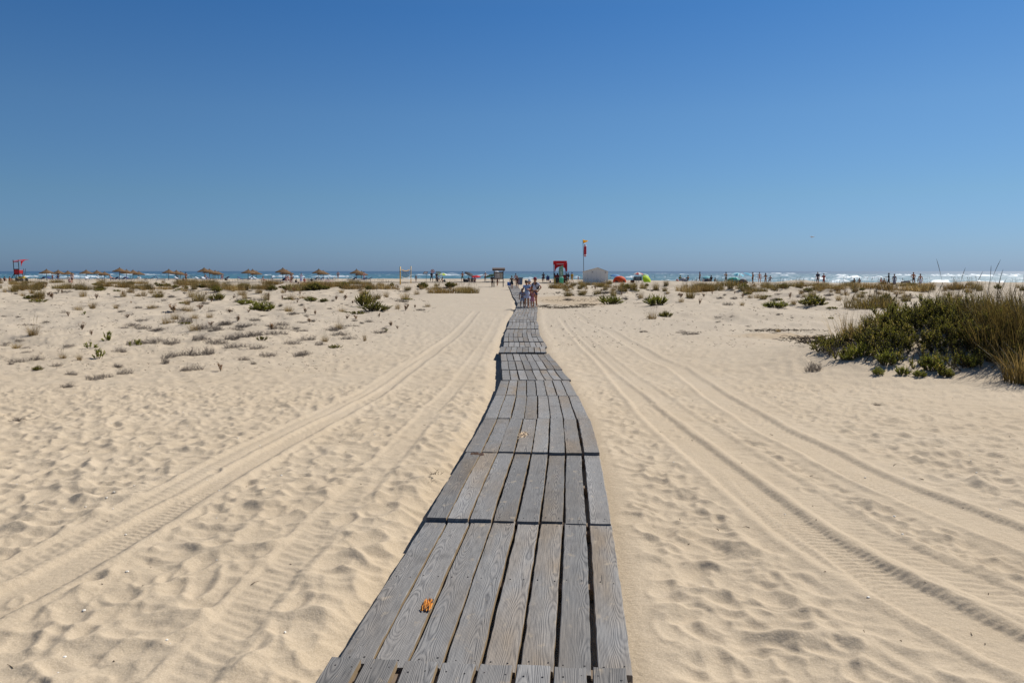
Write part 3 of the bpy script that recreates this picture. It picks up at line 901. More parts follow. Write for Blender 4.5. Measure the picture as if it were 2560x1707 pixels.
# clear, deep blue coastal air: the model's horizon is too yellow, so it is graded by height above the horizon
tcw = nt.nodes.new('ShaderNodeTexCoord'); sx = nt.nodes.new('ShaderNodeSeparateXYZ'); nt.links.new(tcw.outputs['Generated'], sx.inputs[0])
rw = nt.nodes.new('ShaderNodeValToRGB'); nt.links.new(sx.outputs['Z'], rw.inputs['Fac'])
rw.color_ramp.interpolation = 'B_SPLINE' if False else 'LINEAR'
ST = [(0, (.31, .505, 1.03)), (.03, (.335, .53, .95)), (.09, (.365, .57, .83)), (.19, (.365, .605, .85)), (.31, (.255, .56, .875)), (.55, (.40, .62, .86)), (.8, (.62, .75, .88))]
rw.color_ramp.elements[0].position = 0; rw.color_ramp.elements[0].color = tuple(v * SKYK for v in ST[0][1]) + (1,)
rw.color_ramp.elements[1].position = ST[-1][0]; rw.color_ramp.elements[1].color = tuple(v * SKYK for v in ST[-1][1]) + (1,)
for p_, c_ in ST[1:-1]:
    e_ = rw.color_ramp.elements.new(p_); e_.color = tuple(v * SKYK for v in c_) + (1,)
mw = nt.nodes.new('ShaderNodeMix'); mw.data_type = 'RGBA'; mw.blend_type = 'MULTIPLY'; mw.inputs['Factor'].default_value = 1
nt.links.new(sk.outputs['Color'], mw.inputs['A']); nt.links.new(rw.outputs['Color'], mw.inputs['B'])
nt.links.new(mw.outputs['Result'], bg.inputs['Color'])
bg.inputs['Strength'].default_value = .085
sun = bpy.data.lights.new('sun', 'SUN'); sun.energy = 5.0; sun.angle = R(.53); sun.color = (1, .955, .88)
so = bpy.data.objects.new('sun', sun); COL.objects.link(so)
so.rotation_euler = sd.to_track_quat('Z', 'Y').to_euler()

cam = bpy.data.cameras.new('camera'); cam.sensor_width = 36; cam.lens = 36 * F / 2560
cam.shift_y = -(853.5 - HORIZON) / 2560; cam.clip_start = .1; cam.clip_end = 100000
co_ = bpy.data.objects.new('camera', cam); COL.objects.link(co_)
co_.location = (0, 0, CZ); co_.rotation_euler = (PI / 2 - PITCH, 0, 0)
SC.camera = co_
SC.view_settings.view_transform = 'Standard'; SC.view_settings.look = 'None'
SC.view_settings.exposure = EXPO; SC.view_settings.gamma = 1
# ================================================================== PLANTS
GOLD = foliage_mat('dry_grass', '#5a4a28', '#9c8049', '#c9b27c', .32, .75)
OLIVE = foliage_mat('olive_grass', '#4a4022', '#83713c', '#a8925a', .36, .7)
TAWNY = foliage_mat('tawny_grass', '#453a1e', '#7d6a36', '#a98d54', .35, .7)
GREEN = foliage_mat('green_leaf', '#4a4d1a', '#a0a33c', '#bdb356', .5, .75)
DARKG = foliage_mat('dark_leaf', '#2f2e12', '#8a8730', '#b9a456', .54, .8)
BROWN = foliage_mat('thistle_leaf', '#4a321c', '#94683a', '#b9935c', .25, .8)
GREY = foliage_mat('grey_twig', '#584e45', '#857a6e', '#a89c8c', .1, .9)
STEM = foliage_mat('stem_bark', '#2e2416', '#5b4a30', None, .05, .9)
STRAW = foliage_mat('straw_stalk', '#7a6136', '#c0a264', '#dcc792', .25, .8)

def blade(b, p, az, lean, h, w, bend, tone, seg=3, mi=0):
    """a tapering, bending blade of grass"""
    d = Vector((math.cos(az), math.sin(az), 0)); s = Vector((-math.sin(az), math.cos(az), 0))
    vs = []
    for k in range(seg + 1):
        t = k / seg
        c = Vector(p) + d * (lean * t * h + bend * t * t * h) + Vector((0, 0, h * (t - .25 * bend * t * t)))
        ww = w * (1 - .85 * t)
        vs += [c - s * ww, c + s * ww]
    b.add(vs, [(2 * k, 2 * k + 1, 2 * k + 3, 2 * k + 2) for k in range(seg)], mi, tone)

def leaf(b, p, d, n, L, W, tone, mi=0):
    d = d.normalized(); s = d.cross(n)
    if s.length < 1e-4: s = d.cross(Vector((.3, .5, .8)))
    s.normalize(); u = s.cross(d).normalized()
    b.add([p, p + d * L * .45 + s * W - u * W * .25, p + d * L, p + d * L * .45 - s * W - u * W * .25], [(0, 1, 2, 3)], mi, tone)

def grass_mesh(seed, n, h, spread, w, name, mat, leanmax=.5, heads=0):
    r = random.Random(seed); b = MB()
    for _ in range(n):
        az = r.uniform(0, 2 * PI); q = math.sqrt(r.random()) * spread
        a2 = r.uniform(0, 2 * PI)
        p = (q * math.cos(a2), q * math.sin(a2), -.03)
        blade(b, p, az if r.random() < .4 else a2 + r.gauss(0, .5), r.uniform(.05, leanmax), h * r.uniform(.45, 1.0), w * r.uniform(.6, 1.3), r.uniform(0, .55), r.random())
    for _ in range(heads):
        a2 = r.uniform(0, 2 * PI); q = math.sqrt(r.random()) * spread * .8
        p = Vector((q * math.cos(a2), q * math.sin(a2), 0))
        H = h * r.uniform(1.25, 1.6); ln = Vector((r.gauss(.18, .12), r.gauss(0, .1), 0)) * H
        pts = [p + ln * (t * t) + Vector((0, 0, H * t)) for t in (0, .35, .7, .86, .93, 1)]
        b.tube(pts, [w * .3, w * .28, w * .25, w * .75, w * .8, w * .2], 4, 0, tone=r.uniform(.2, .6))
    return b.mesh(name, mat, False)

def spike(lb, sb, p, d, L, r, lw=.006, ll=.026, nl=20, start=.25, tone0=.5):
    """an upright shoot clothed in small leaves"""
    d = d.normalized(); side = d.cross(Vector((.2, .3, 1)))
    if side.length < 1e-3: side = Vector((1, 0, 0))
    side.normalize(); oth = d.cross(side).normalized()
    cur = Vector((r.gauss(0, .1), r.gauss(0, .1), .18))
    def at(t): return p + d * (L * t) + cur * (L * t * t * .6)
    sb.tube([at(0), at(.5), at(1)], [lw * .55, lw * .45, lw * .2], 4, 0, tone=r.random())
    for k in range(nl):
        t = start + (1 - start) * (k + r.random()) / nl
        a = k * 2.4 + r.uniform(-.4, .4)
        o = side * math.cos(a) + oth * math.sin(a)
        q = at(t); sz = (1.1 - .5 * t) * r.uniform(.8, 1.2)
        leaf(lb, q, o * .9 + d * (.5 + .8 * t), d, ll * sz, lw * sz, min(1, max(0, tone0 + .25 * (t - .5) + r.gauss(0, .16))))

def shrub_meshes(seed, n, R_, h, mat, ll=.055, lw=.017, nl=16, flat=False):
    """a bushy plant: branches fan out from the foot and each carries several leafy shoots"""
    r = random.Random(seed); lb, sb = MB(), MB()
    for _ in range(n):
        a = r.uniform(0, 2 * PI); q = math.sqrt(r.random())
        base = Vector((q * R_ * .45 * math.cos(a), q * R_ * .45 * math.sin(a), -.02))
        out = Vector((math.cos(a), math.sin(a), 0))
        tip = Vector((q * R_ * math.cos(a) + r.gauss(0, .05), q * R_ * math.sin(a) + r.gauss(0, .05), h * (1 - .62 * q ** 2.2) * r.uniform(.55, 1.0) * (.55 if flat else 1)))
        d = tip - base; L = d.length
        spike(lb, sb, base, d, L, r, lw, ll, nl, .3, r.uniform(.15, .7))
        for _ in range(3):
            t = r.uniform(.35, .9)
            spike(lb, sb, base + d * t, d.normalized() + Vector((r.gauss(0, .6), r.gauss(0, .6), r.uniform(0, .5))), L * r.uniform(.3, .5), r, lw, ll * .95, max(8, nl // 2), .1, r.uniform(.2, .8))
    return lb.mesh('foliage', mat, False), sb.mesh('stems', STEM, False)

def thistle_meshes(seed, n, h, mat=None):
    r = random.Random(seed); lb, sb = MB(), MB()
    for _ in range(n):
        a = r.uniform(0, 2 * PI); ln = r.uniform(.1, .7)
        d = Vector((ln * math.cos(a), ln * math.sin(a), 1)).normalized(); H = h * r.uniform(.5, 1)
        pts = [Vector((0, 0, -.02)), d * H * .5, d * H + Vector((0, 0, .02))]
        sb.tube(pts, [.006, .005, .003], 4, tone=.6)
        for k in range(11):
            t = r.uniform(.3, 1.05); p = d * H * t
            aa = r.uniform(0, 2 * PI)
            o = Vector((math.cos(aa), math.sin(aa), r.uniform(-.2, .9)))
            leaf(lb, p, o, Vector((0, 0, 1)), r.uniform(.05, .10) * h / .4, r.uniform(.02, .036) * h / .4, r.random())
    return lb.mesh('foliage', mat or BROWN, False), sb.mesh('stems', STEM, False)

def twig_mesh(seed, n, R_, h, mat=None, w=.004):
    r = random.Random(seed); b = MB()
    for _ in range(n):
        a = r.uniform(0, 2 * PI); q = math.sqrt(r.random()) * R_
        p = Vector((q * math.cos(a), q * math.sin(a) * .6, -.01)); d = Vector((r.gauss(0, 1), r.gauss(0, .8), r.uniform(.3, 1.3))).normalized()
        L = h * r.uniform(.5, 1.2); pts = [p.copy()]
        for k in range(4):
            p = p + d * L / 4; pts.append(p.copy()); d = (d + Vector((r.gauss(0, .4), r.gauss(0, .4), r.gauss(-.05, .3)))).normalized()
        tn = r.random()
        b.tube(pts, [w, w * .9, w * .7, w * .5, w * .25], 3, tone=tn, cap=False)
        for k in range(2):
            q0 = pts[r.randint(1, 3)]; e = q0 + Vector((r.gauss(0, .3), r.gauss(0, .3), r.uniform(.1, .4))) * L
            b.tube([q0, e], [w * .6, w * .2], 3, tone=tn, cap=False)
    return b.mesh('twigs', mat or GREY, False)

# source plants, kept as mesh pairs; heights in metres
G_GOLD = [grass_mesh(s, 170, .55, .16, .0055, 'blades', GOLD, .75, 4) for s in (1, 2, 3)]
G_OLIVE = [grass_mesh(s, 260, .70, .36, .009, 'blades', OLIVE, .55, 5) for s in (4, 5, 6)]
G_DRY = [grass_mesh(s, 170, .55, .30, .006, 'blades', GOLD, .6, 8) for s in (7, 8)]
G_WIDE = [grass_mesh(s, 620, .60, 1.1, .013, 'blades', OLIVE if s % 2 else GOLD, .5, 10) for s in (9, 10, 11, 12)]
S_GREEN = [shrub_meshes(s, 46, .42, .42, GREEN) for s in (21, 22, 23)]
S_DARK = [shrub_meshes(s, 55, .5, .40, DARKG) for s in (24, 25)]
S_UP = [shrub_meshes(s, 9, .26, .42, GREEN, .05, .018, 26) for s in (26, 27)]
S_CUSH = [shrub_meshes(s, 110, .55, .36, DARKG, .05, .02, 12) for s in (28, 29)]
S_FLAT = [shrub_meshes(s, 26, .5, .30, DARKG, .05, .016, 14, True) for s in (30, 31)]
T_BROWN = [thistle_meshes(s, 9, .42) for s in (41, 42, 43)]
K_GREY = [twig_mesh(s, 110, .55, .24, w=.0055) for s in (51, 52, 53)]
K_BALL = [twig_mesh(s, 90, .20, .22, w=.0045) for s in (54, 55)]
KINDS = {   # kind: (object name, category, sources, natural height, natural width)
    'gold': ('grass_tuft', 'grass tuft', G_GOLD, .60, .75), 'olive': ('grass_tuft', 'grass tuft', G_OLIVE, .80, 1.1),
    'dry': ('grass_tuft', 'grass tuft', G_DRY, .70, .95), 'wide': ('grass_tuft', 'grass clump', G_WIDE, .60, 2.0),
    'green': ('green_shrub', 'shrub', S_GREEN, .45, 1.05), 'dark': ('green_shrub', 'shrub', S_DARK, .43, 1.2),
    'up': ('succulent_plant', 'plant', S_UP, .46, .75), 'cush': ('cushion_plant', 'plant', S_CUSH, .36, 1.3),
    'flat': ('trailing_plant', 'plant', S_FLAT, .25, 1.2), 'thistle': ('dry_thistle', 'thistle', T_BROWN, .45, .6),
    'grey': ('scrub_plant', 'scrub', K_GREY, .20, 1.3), 'ball': ('scrub_plant', 'scrub', K_BALL, .26, .55),
}
def plant(kind, P, label, group=None, h=None, w=None, rz=None):
    nm, cat, src, h0, w0 = KINDS[kind]
    s = random.choice(src)
    sz = (h / h0) if h else 1.0; sx = (w / w0) if w else sz
    loc = (P[0], P[1], surf(P[0], P[1]) - .01); rz = random.uniform(0, 2 * PI) if rz is None else rz
    if isinstance(s, tuple):
        o = thing(nm, label, cat, loc, rz, group)
        link('foliage', s[0], o); link('stems', s[1], o)
    else:
        o = link(nm, s); o.location = loc; o.rotation_euler = (0, 0, rz); tag(o, label, cat, group)
    o.scale = (sx, sx, sz)
    return o

NOTED = [  # photo column, foot row, kind, width px, height px, label
    (82, 838, 'gold', 40, 36, 'round golden grass tuft standing alone on open sand at far left'),
    (196, 775, 'dry', 28, 19, 'pale dry grass tuft left of its bushier twin on a low sand rise'),
    (231, 771, 'gold', 26, 24, 'bushy rust-tinged grass tuft, the right one of a pair on a low rise'),
    (290, 771, 'gold', 20, 17, 'light straw grass tuft right of the pair on the low rise'),
    (380, 770, 'dry', 36, 15, 'wide low pale grass tuft between straw tuft and brown thistle'),
    (90, 751, 'dry', 28, 15, 'dark-footed dry grass tuft on the left dune edge'),
    (171, 790, 'thistle', 14, 14, 'small brown thistle below the pair of grass tufts'),
    (210, 786, 'up', 16, 10, 'tiny green succulent right of the small brown thistle'),
    (205, 824, 'thistle', 24, 19, 'brown thistle with a green tip above the succulent group'),
    (229, 838, 'thistle', 20, 14, 'broad brown thistle touching the yellow-green succulent'),
    (267, 851, 'up', 42, 30, 'yellow-green bushy succulent, topmost of the group at left'),
    (226, 870, 'up', 42, 20, 'dark spreading succulent on the left of the group of three'),
    (248, 896, 'up', 46, 30, 'chunky upright dark green succulent, lowest of the group at left'),
    (324, 866, 'up', 12, 16, 'single thick succulent stem beside grey twigs'),
    (344, 864, 'up', 27, 21, 'succulent with four thick stems standing in grey twigs'),
    (158, 896, 'gold', 26, 20, 'thin straw tuft left of the chunky succulent'),
    (199, 898, 'gold', 22, 22, 'thin straw tuft nearest the chunky succulent'),
    (94, 925, 'dark', 30, 12, 'low dark green plant alone near the left frame edge'),
    (178, 938, 'ball', 32, 15, 'olive grey twiggy cushion on open sand below the straw tufts'),
    (552, 926, 'thistle', 24, 27, 'rust-brown thistle with leafy foot, nearest thistle on the left'),
    (169, 967, 'ball', 36, 19, 'grey ball of dead twigs, lowest plant on the left sand'),
    (294, 917, 'ball', 30, 14, 'flat grey twig ball right of the chunky succulent'),
    (41, 871, 'gold', 32, 20, 'sprawling dry grass tuft near the left frame edge'),
    (634, 911, 'ball', 15, 13, 'small dense grey tuft alone right of the rust thistle'),
    (468, 762, 'gold', 24, 23, 'tall reddish grass tuft between thistle and green shrub'),
    (435, 780, 'thistle', 44, 22, 'wide brown thistle patch left of the tall reddish tuft'),
    (500, 773, 'thistle', 30, 16, 'brown thistle below the tall reddish grass tuft'),
    (656, 777, 'green', 72, 30, 'big green shrub with upright shoots in the left dunes'),
    (612, 761, 'green', 50, 15, 'low green shrub just left of the big one with upright shoots'),
    (913, 765, 'dark', 58, 36, 'tall dark green shrub with a purplish top, largest on the left'),
    (938, 777, 'dark', 84, 22, 'low spreading green shrub at the foot of the dark purplish one'),
    (892, 785, 'flat', 46, 11, 'trailing green plant below the two joined dark shrubs'),
    (777, 753, 'green', 38, 12, 'small green shrub left of the largest dark one'),
    (810, 755, 'dark', 27, 11, 'small dark shrub between the low green and the largest one'),
    (788, 726, 'cush', 52, 18, 'smooth olive-green domed cushion bush under the second last parasol'),
    (860, 720, 'dark', 36, 15, 'dark green bush in the grass under the last thatched parasol'),
    (681, 726, 'dark', 30, 15, 'dark green bush in the grass left of the domed cushion'),
    (720, 724, 'dark', 32, 14, 'dark green bush beside the domed cushion, second to its left'),
    (1057, 720, 'cush', 34, 12, 'small dark domed cushion right of the yellow net posts'),
    (1124, 718, 'cush', 30, 12, 'green cushion rising behind the wide grass near the notice board'),
    (1103, 733, 'wide', 62, 19, 'wide olive grass clump left of the path end'),
    (1169, 733, 'wide', 50, 19, 'wide golden grass clump nearest the notice board'),
    (758, 746, 'dry', 44, 13, 'grey-purple grass tuft on the bare dune slope'),
    (701, 765, 'ball', 16, 11, 'round brown tuft right of the big green shrub'),
    (722, 779, 'dry', 32, 22, 'tawny dry tuft between green shrub and two thistles'),
    (763, 782, 'thistle', 20, 17, 'curly brown thistle, left one of two side by side'),
    (788, 787, 'thistle', 18, 16, 'curly brown thistle, right one of two side by side'),
    (774, 805, 'thistle', 26, 13, 'brown thistle alone below the two side by side'),
    (978, 815, 'thistle', 26, 15, 'orange-brown thistle closest to the left wheel track'),
    (1014, 776, 'thistle', 27, 20, 'rusty thistle bush right of the largest dark shrub'),
    (994, 773, 'dry', 20, 22, 'thin dry stalks left of the rusty thistle bush'),
    (966, 829, 'up', 14, 8, 'tiny bright green plant under the orange-brown thistle'),
    (912, 852, 'gold', 14, 26, 'narrow bundle of stiff yellow stalks near the left track'),
    (654, 850, 'flat', 32, 13, 'olive brown sprig in the grey scrub zone'),
    (812, 855, 'gold', 26, 24, 'pinkish dry tuft in the grey scrub left of the stiff stalks'),
    (838, 869, 'flat', 36, 12, 'olive trailing sprig below the pinkish tuft'),
    (752, 890, 'ball', 44, 16, 'loose grey twig heap, lowest of the scrub left of the track'),
    (862, 749, 'thistle', 26, 16, 'brown thistle behind the largest dark shrub, left side'),
    (840, 750, 'thistle', 20, 14, 'pinkish brown thistle left of the brown one behind the shrub'),
    (1524, 760, 'green', 70, 26, 'rounded bright green shrub right of the tan sand pan'),
    (1642, 763, 'green', 66, 30, 'pointed bright green shrub, right one of the bright pair'),
    (1629, 797, 'dry', 36, 28, 'tangled brown grass tuft below the pointed green shrub'),
    (1665, 792, 'dark', 42, 15, 'dark stemmy plant leaning right of the tangled brown tuft'),
    (1420, 751, 'ball', 28, 11, 'dry twig heap on the tan sand pan'),
    (1749, 760, 'thistle', 18, 16, 'round brown thistle head alone on the right sand'),
    (1855, 764, 'gold', 17, 15, 'short golden tuft between round thistle and green bushes'),
    (1703, 755, 'dry', 20, 19, 'sparse upright stalks right of the pointed green shrub'),
    (1861, 726, 'dark', 38, 19, 'dark green bush in front of the grey tent on the right'),
    (1867, 736, 'flat', 28, 9, 'low green plant under the dark bush by the grey tent'),
    (1819, 763, 'grey', 34, 9, 'grey twig mat left of the short golden tuft'),
    (1727, 836, 'grey', 54, 8, 'flat grey twig patch on the open right sand'),
    (1942, 769, 'green', 72, 20, 'bright low green shrub, left of the two joined on the right'),
    (2032, 764, 'dark', 78, 28, 'dark green shrub, right of the two joined on the right'),
    (1984, 761, 'gold', 24, 18, 'dry tuft between the two joined green shrubs'),
    (2096, 752, 'gold', 24, 22, 'dry tuft right of the dark joined shrub'),
    (2180, 769, 'wide', 112, 36, 'brownish olive grass mound left of the big shrub'),
    (2217, 758, 'dark', 46, 24, 'dark green bush growing out of the brownish grass mound'),
    (2080, 772, 'flat', 34, 8, 'small leaning green sprig below the dark joined shrub'),
    (2077, 797, 'flat', 18, 7, 'tiny green sprig alone on sand left of the big shrub'),
    (45, 1051, 'ball', 50, 17, 'bare forked twig sticking up from sand at the far left'),
    (1516, 734, 'ball', 36, 14, 'dark twiggy bush on the sand rise right of the hut'),
    (2190, 1010, 'ball', 30, 12, 'small dead twig cluster on sand below the big shrub'),
]
for px, py, kind, wp, hp, lab in NOTED:
    P = ground_at(px, py); k = P.y / F
    plant(kind, P, lab, None, hp * k * 1.05, wp * k * 1.1)

# low grey scrub mats on the left sand
for px, py, wp, hp in [(381, 858, 60, 12), (340, 862, 50, 10), (425, 860, 55, 12), (476, 889, 60, 14), (520, 887, 50, 15), (430, 893, 50, 10), (462, 806, 60, 13), (517, 822, 60, 10), (545, 826, 40, 10),
                       (612, 843, 60, 11), (580, 848, 55, 10), (640, 838, 50, 9), (239, 948, 60, 10), (265, 942, 40, 9), (313, 934, 42, 12), (484, 926, 50, 12), (460, 928, 30, 8), (354, 822, 66, 7), (413, 909, 30, 14),
                       (690, 835, 60, 8), (730, 860, 60, 9), (700, 822, 50, 8), (770, 850, 55, 9), (800, 862, 40, 8), (850, 838, 50, 8), (870, 848, 45, 8), (950, 832, 50, 7), (640, 872, 50, 9), (590, 868, 60, 9),
                       (540, 858, 60, 10), (500, 850, 60, 10), (560, 812, 40, 8), (620, 815, 45, 7), (300, 880, 40, 9), (90, 900, 40, 10), (40, 905, 45, 9), (140, 915, 35, 8), (670, 890, 50, 8), (610, 900, 40, 7), (760, 885, 40, 8)]:
    P = ground_at(px, py); k = P.y / F
    plant('grey', P, 'low grey mat of dry twigs on the left sand', 'grey twig mats on the left sand', hp * k * 1.5, wp * k * 1.25)

# the plant belt along both sides of the beach
rp = random.Random(77)
def belt(px0, px1, py0, py1, n, kinds, label, group, hmin=.35, hmax=.8, bias=1.0):
    for _ in range(n):
        px = rp.uniform(px0, px1); py = py0 + (py1 - py0) * rp.random() ** bias
        P = ground_at(px, py)
        kd = rp.choices([k for k, _ in kinds], [w for _, w in kinds])[0]
        lab = label[KINDS[kd][1]]
        h = rp.uniform(hmin, hmax) * KINDS[kd][3] / .6
        plant(kd, P, lab, group + ': ' + lab.split(' in ')[0].split(' on ')[0], h, KINDS[kd][4] * rp.uniform(.6, 1.25) * (h / KINDS[kd][3]) ** .6)
Lb = lambda where: {'grass tuft': f'olive brown grass tuft in the {where}', 'grass clump': f'wide brownish grass clump in the {where}', 'shrub': f'low dark green bush in the {where}', 'plant': f'small green plant in the {where}', 'thistle': f'small brown thistle in the {where}', 'scrub': f'grey dry twigs in the {where}'}
belt(-40, 1010, 707, 726, 130, [('olive', 3), ('wide', 5), ('dry', 2), ('dark', 2), ('cush', .8), ('thistle', 1)], Lb('far plant belt on the left'), 'left far belt', .55, 1.0, .9)
belt(-40, 1060, 720, 756, 104, [('dry', 3), ('thistle', 3), ('dark', .8), ('olive', 1), ('ball', 2.5), ('gold', 1), ('grey', 2), ('flat', 1)], Lb('middle of the left dunes'), 'left dunes', .45, .95)
belt(300, 1080, 745, 830, 88, [('ball', 3), ('thistle', 2), ('grey', 4), ('dry', .8), ('flat', .8)], Lb('near part of the left dunes'), 'left near dunes', .25, .5)
belt(0, 320, 760, 930, 18, [('ball', 2), ('grey', 3), ('gold', .6)], Lb('sand at the far left'), 'left sand', .12, .3)
belt(1000, 1200, 712, 730, 14, [('dry', 3), ('wide', 2), ('olive', 2)], Lb('belt beside the notice board'), 'belt by the notice board', .4, .7)
belt(1380, 1560, 711, 721, 16, [('olive', 3), ('wide', 1.5), ('dry', 3), ('gold', 2)], Lb('strip at the foot of the hut'), 'strip at the foot of the hut', .5, .9)
belt(1370, 1560, 716, 742, 34, [('dry', 3), ('thistle', 2), ('olive', 3), ('ball', 2)], Lb('belt before the white hut'), 'belt by the hut', .4, .75)
belt(1540, 2140, 712, 730, 52, [('olive', 4), ('wide', 4), ('dry', 3), ('thistle', 1), ('dark', .6)], Lb('far plant belt on the right'), 'right far belt', .5, .95, .8)
belt(1540, 2300, 722, 752, 84, [('dry', 3), ('thistle', 3), ('ball', 4), ('olive', 1), ('flat', 1), ('grey', 2), ('dark', .5)], Lb('middle of the right dunes'), 'right dunes', .4, .75)
belt(2100, 2620, 711, 728, 28, [('wide', 4), ('olive', 4), ('dark', 1.4), ('dry', 2)], Lb('belt behind the big shrub'), 'belt behind the big shrub', .5, .95)
belt(2100, 2450, 728, 760, 22, [('dry', 3), ('ball', 2), ('thistle', 1), ('olive', 2)], Lb('slope behind the big shrub'), 'slope behind the big shrub', .4, .75)
belt(1600, 2150, 755, 850, 22, [('ball', 3), ('grey', 3), ('dry', .6)], Lb('open sand on the right'), 'right open sand', .12, .26)

# the big shrub on the mound
r = random.Random(5)
lb, sb = MB(), MB()
ORG = Vector((9.4, 17.0, float(gz(9.4, 17.0))))
n = 0
while n < 1050:
    x, y = r.uniform(5.6, 14.5), r.uniform(13.0, 20.5)
    dx, dy = (x - 10.4) / (3.7 if x < 10.4 else 5), (y - 16.9) / (2.75 if y < 16.9 else 2.6)
    q = dx * dx + dy * dy + 0.45 * float(vnoise(x * .9, y * .9, 3)) + .35 * float(vnoise(x * 2.4, y * 2.4, 4))
    if q > 1 or r.random() < (q - .5) * 1.7: continue
    if x < 6.55 + (16 - y) * .30 + .8 * float(vnoise(y * 1.6, 5, 6)) and r.random() < .95: continue
    if y < 15.2 and r.random() < .40: continue
    n += 1
    z = surf(x, y) - .02
    e = max(0, min(1, (1 - q) * 1.6))
    L = (.20 + .40 * e) * r.uniform(.6, 1.1) * (.55 + .45 * min(1, max(0, (x - 6.8) / 2.6)))
    if x > 10.6 and r.random() < (x - 10.6) * .40: continue
    d = Vector((r.gauss(-.25, .45), r.gauss(-.3, .45), 1)).normalized()
    P = Vector((x, y, z)) - ORG
    sb.tube([P, P + d * L * .5, P + d * L], [.008, .006, .003], 4, 0, tone=r.random())
    tn = r.uniform(.15, .75)
    for _ in range(int(6 + 9 * e)):                             # leafy shoots along every branch
        t = r.uniform(.12, 1.0)
        dd = d * .5 + Vector((r.gauss(0, .6), r.gauss(0, .6), r.uniform(.1, 1.0)))
        spike(lb, sb, P + d * L * t, dd, r.uniform(.10, .20), r, .0125, .042, 11, .1, min(1, max(0, tn + r.gauss(0, .15))))
for _ in range(150):
    x, y = r.uniform(6.4, 13), r.uniform(14.2, 19)
    if ((x - 10.2) / 3.6) ** 2 + ((y - 16.9) / 2.5) ** 2 > 1: continue
    p = Vector((x, y, surf(x, y))) - ORG; q0 = [p.copy()]; dd = Vector((r.gauss(-.4, .5), r.gauss(-.4, .5), .7))
    for _k in range(4):
        p = p + dd.normalized() * r.uniform(.08, .16); q0.append(p.copy()); dd = dd + Vector((r.gauss(0, .5), r.gauss(0, .5), r.gauss(0, .4)))
    sb.tube(q0, [.010, .009, .007, .005, .002], 4, 0, tone=r.random())
big = thing('dune_shrub', 'big dark green shrub spread over the sand mound at the right edge', 'shrub', ORG)
lb.build('foliage', DARKG, big); sb.build('stems', STEM, big)

# sprigs creeping down the front of the mound
for px, py, w, h in [(2150, 890, 60, 30), (2215, 912, 62, 34), (2255, 935, 40, 22), (2330, 925, 60, 40), (2365, 940, 40, 24), (2420, 915, 60, 34), (2470, 900, 58, 30), (2115, 900, 40, 22), (2195, 936, 34, 16), (2300, 940, 34, 18)]:
    P = ground_at(px, py); k = P.y / F
    plant('green', P, 'small green sprig creeping down the front of the shrub mound', 'sprigs at the foot of the mound', h * k * 1.2, w * k * 1.2)
for px, py, w, lab in [(2035, 925, 70, 'dark dry sprig lying at the left tip of the mound'), (2095, 885, 80, 'grey brown dry twigs on the left shoulder of the mound')]:
    P = ground_at(px, py); plant('grey', P, lab, None, .22, w * P.y / F)

# tall grass at the right edge of the frame
def tall_grass(px, py, n, h, spread, mat, label, seed, heads, back=0):
    P = ground_at(px, py); P.y += back; P.x += back * (px - 1280) / F
    o = grass_mesh(seed, n, h, spread, .0055, 'grass_tuft', mat, .35, heads)
    ob = link('grass_tuft', o); ob.location = (P.x, P.y, surf(P.x, P.y) - .02); tag(ob, label, 'grass clump')
def grass_clump(px, d, n, h, spread, mat, label, seed, heads, w=.0075):
    P = spot(px, d)
    ob = link('grass_tuft', grass_mesh(seed, n, h, spread, w, 'blades', mat, .32, heads)); ob.location = (P.x, P.y, surf(P.x, P.y) - .03); tag(ob, label, 'grass clump')
grass_clump(2550, 13.9, 240, .85, .26, TAWNY, 'tall tawny grass clump at the very right edge, nearest to the viewer', 201, 5)
grass_clump(2512, 15.4, 620, 1.0, .60, TAWNY, 'tall brownish grass rising out of the right side of the big shrub', 202, 10)
grass_clump(2580, 16.0, 1500, 1.45, 1.0, TAWNY, 'tall feathery grass with seed heads against the sea at the right edge', 203, 11)
grass_clump(2455, 17.2, 900, .95, .9, OLIVE, 'thin olive grass with seed stalks left of the tall feathery one', 204, 6)
grass_clump(2345, 18.6, 420, .62, .9, TAWNY, 'low brown grass along the crest behind the big shrub', 207, 8)
tall_grass(2130, 850, 150, .75, .45, STRAW, 'sparse straw stalks standing left of the big shrub', 205, 12)
tall_grass(2165, 842, 120, .6, .4, GOLD, 'brown wispy grass touching the left side of the big shrub', 206, 6)

# wrack and twigs washed together, bits of shell and wood scattered on the sand
def litter(name, mats, n, fn, seed, label=None):
    r = random.Random(seed); b = MB()
    for _ in range(n): fn(r, b)
    o = b.build(name, mats); tag(o, label, None, None, 'stuff')
def near_pt(r):
    while True:
        y = 2.6 + 15 * r.random() ** 1.5; x = r.uniform(-.7, .7) * y
        if abs(x - float(path_x(y))) > .75: return x, y
def shell(r, b):
    x, y = near_pt(r); s = r.uniform(.004, .012)
    b.ell((x, y, surf(x, y) + s * .15), (s, s * r.uniform(.6, 1), s * .4), 6, 4, rotz(r.uniform(0, 6)))
litter('shell_fragments', pm('#e2dccf', .5, .15, 40), 150, shell, 5, 'white shell bits scattered over the sand')
def chip(r, b):
    x, y = near_pt(r); L = .008 + .05 * r.random() ** 3; a = r.uniform(0, PI); w = r.uniform(.0012, .003)
    d = Vector((math.cos(a), math.sin(a), r.uniform(0, .25))) * L; p = Vector((x, y, surf(x, y) + w))
    b.tube([p, p + d * .5 + Vector((0, 0, r.uniform(0, .006))), p + d], [w, w, w * .5], 5, tone=r.random())
litter('wood_bits', STEM, 150, chip, 6, 'dark bits of twig scattered over the sand')
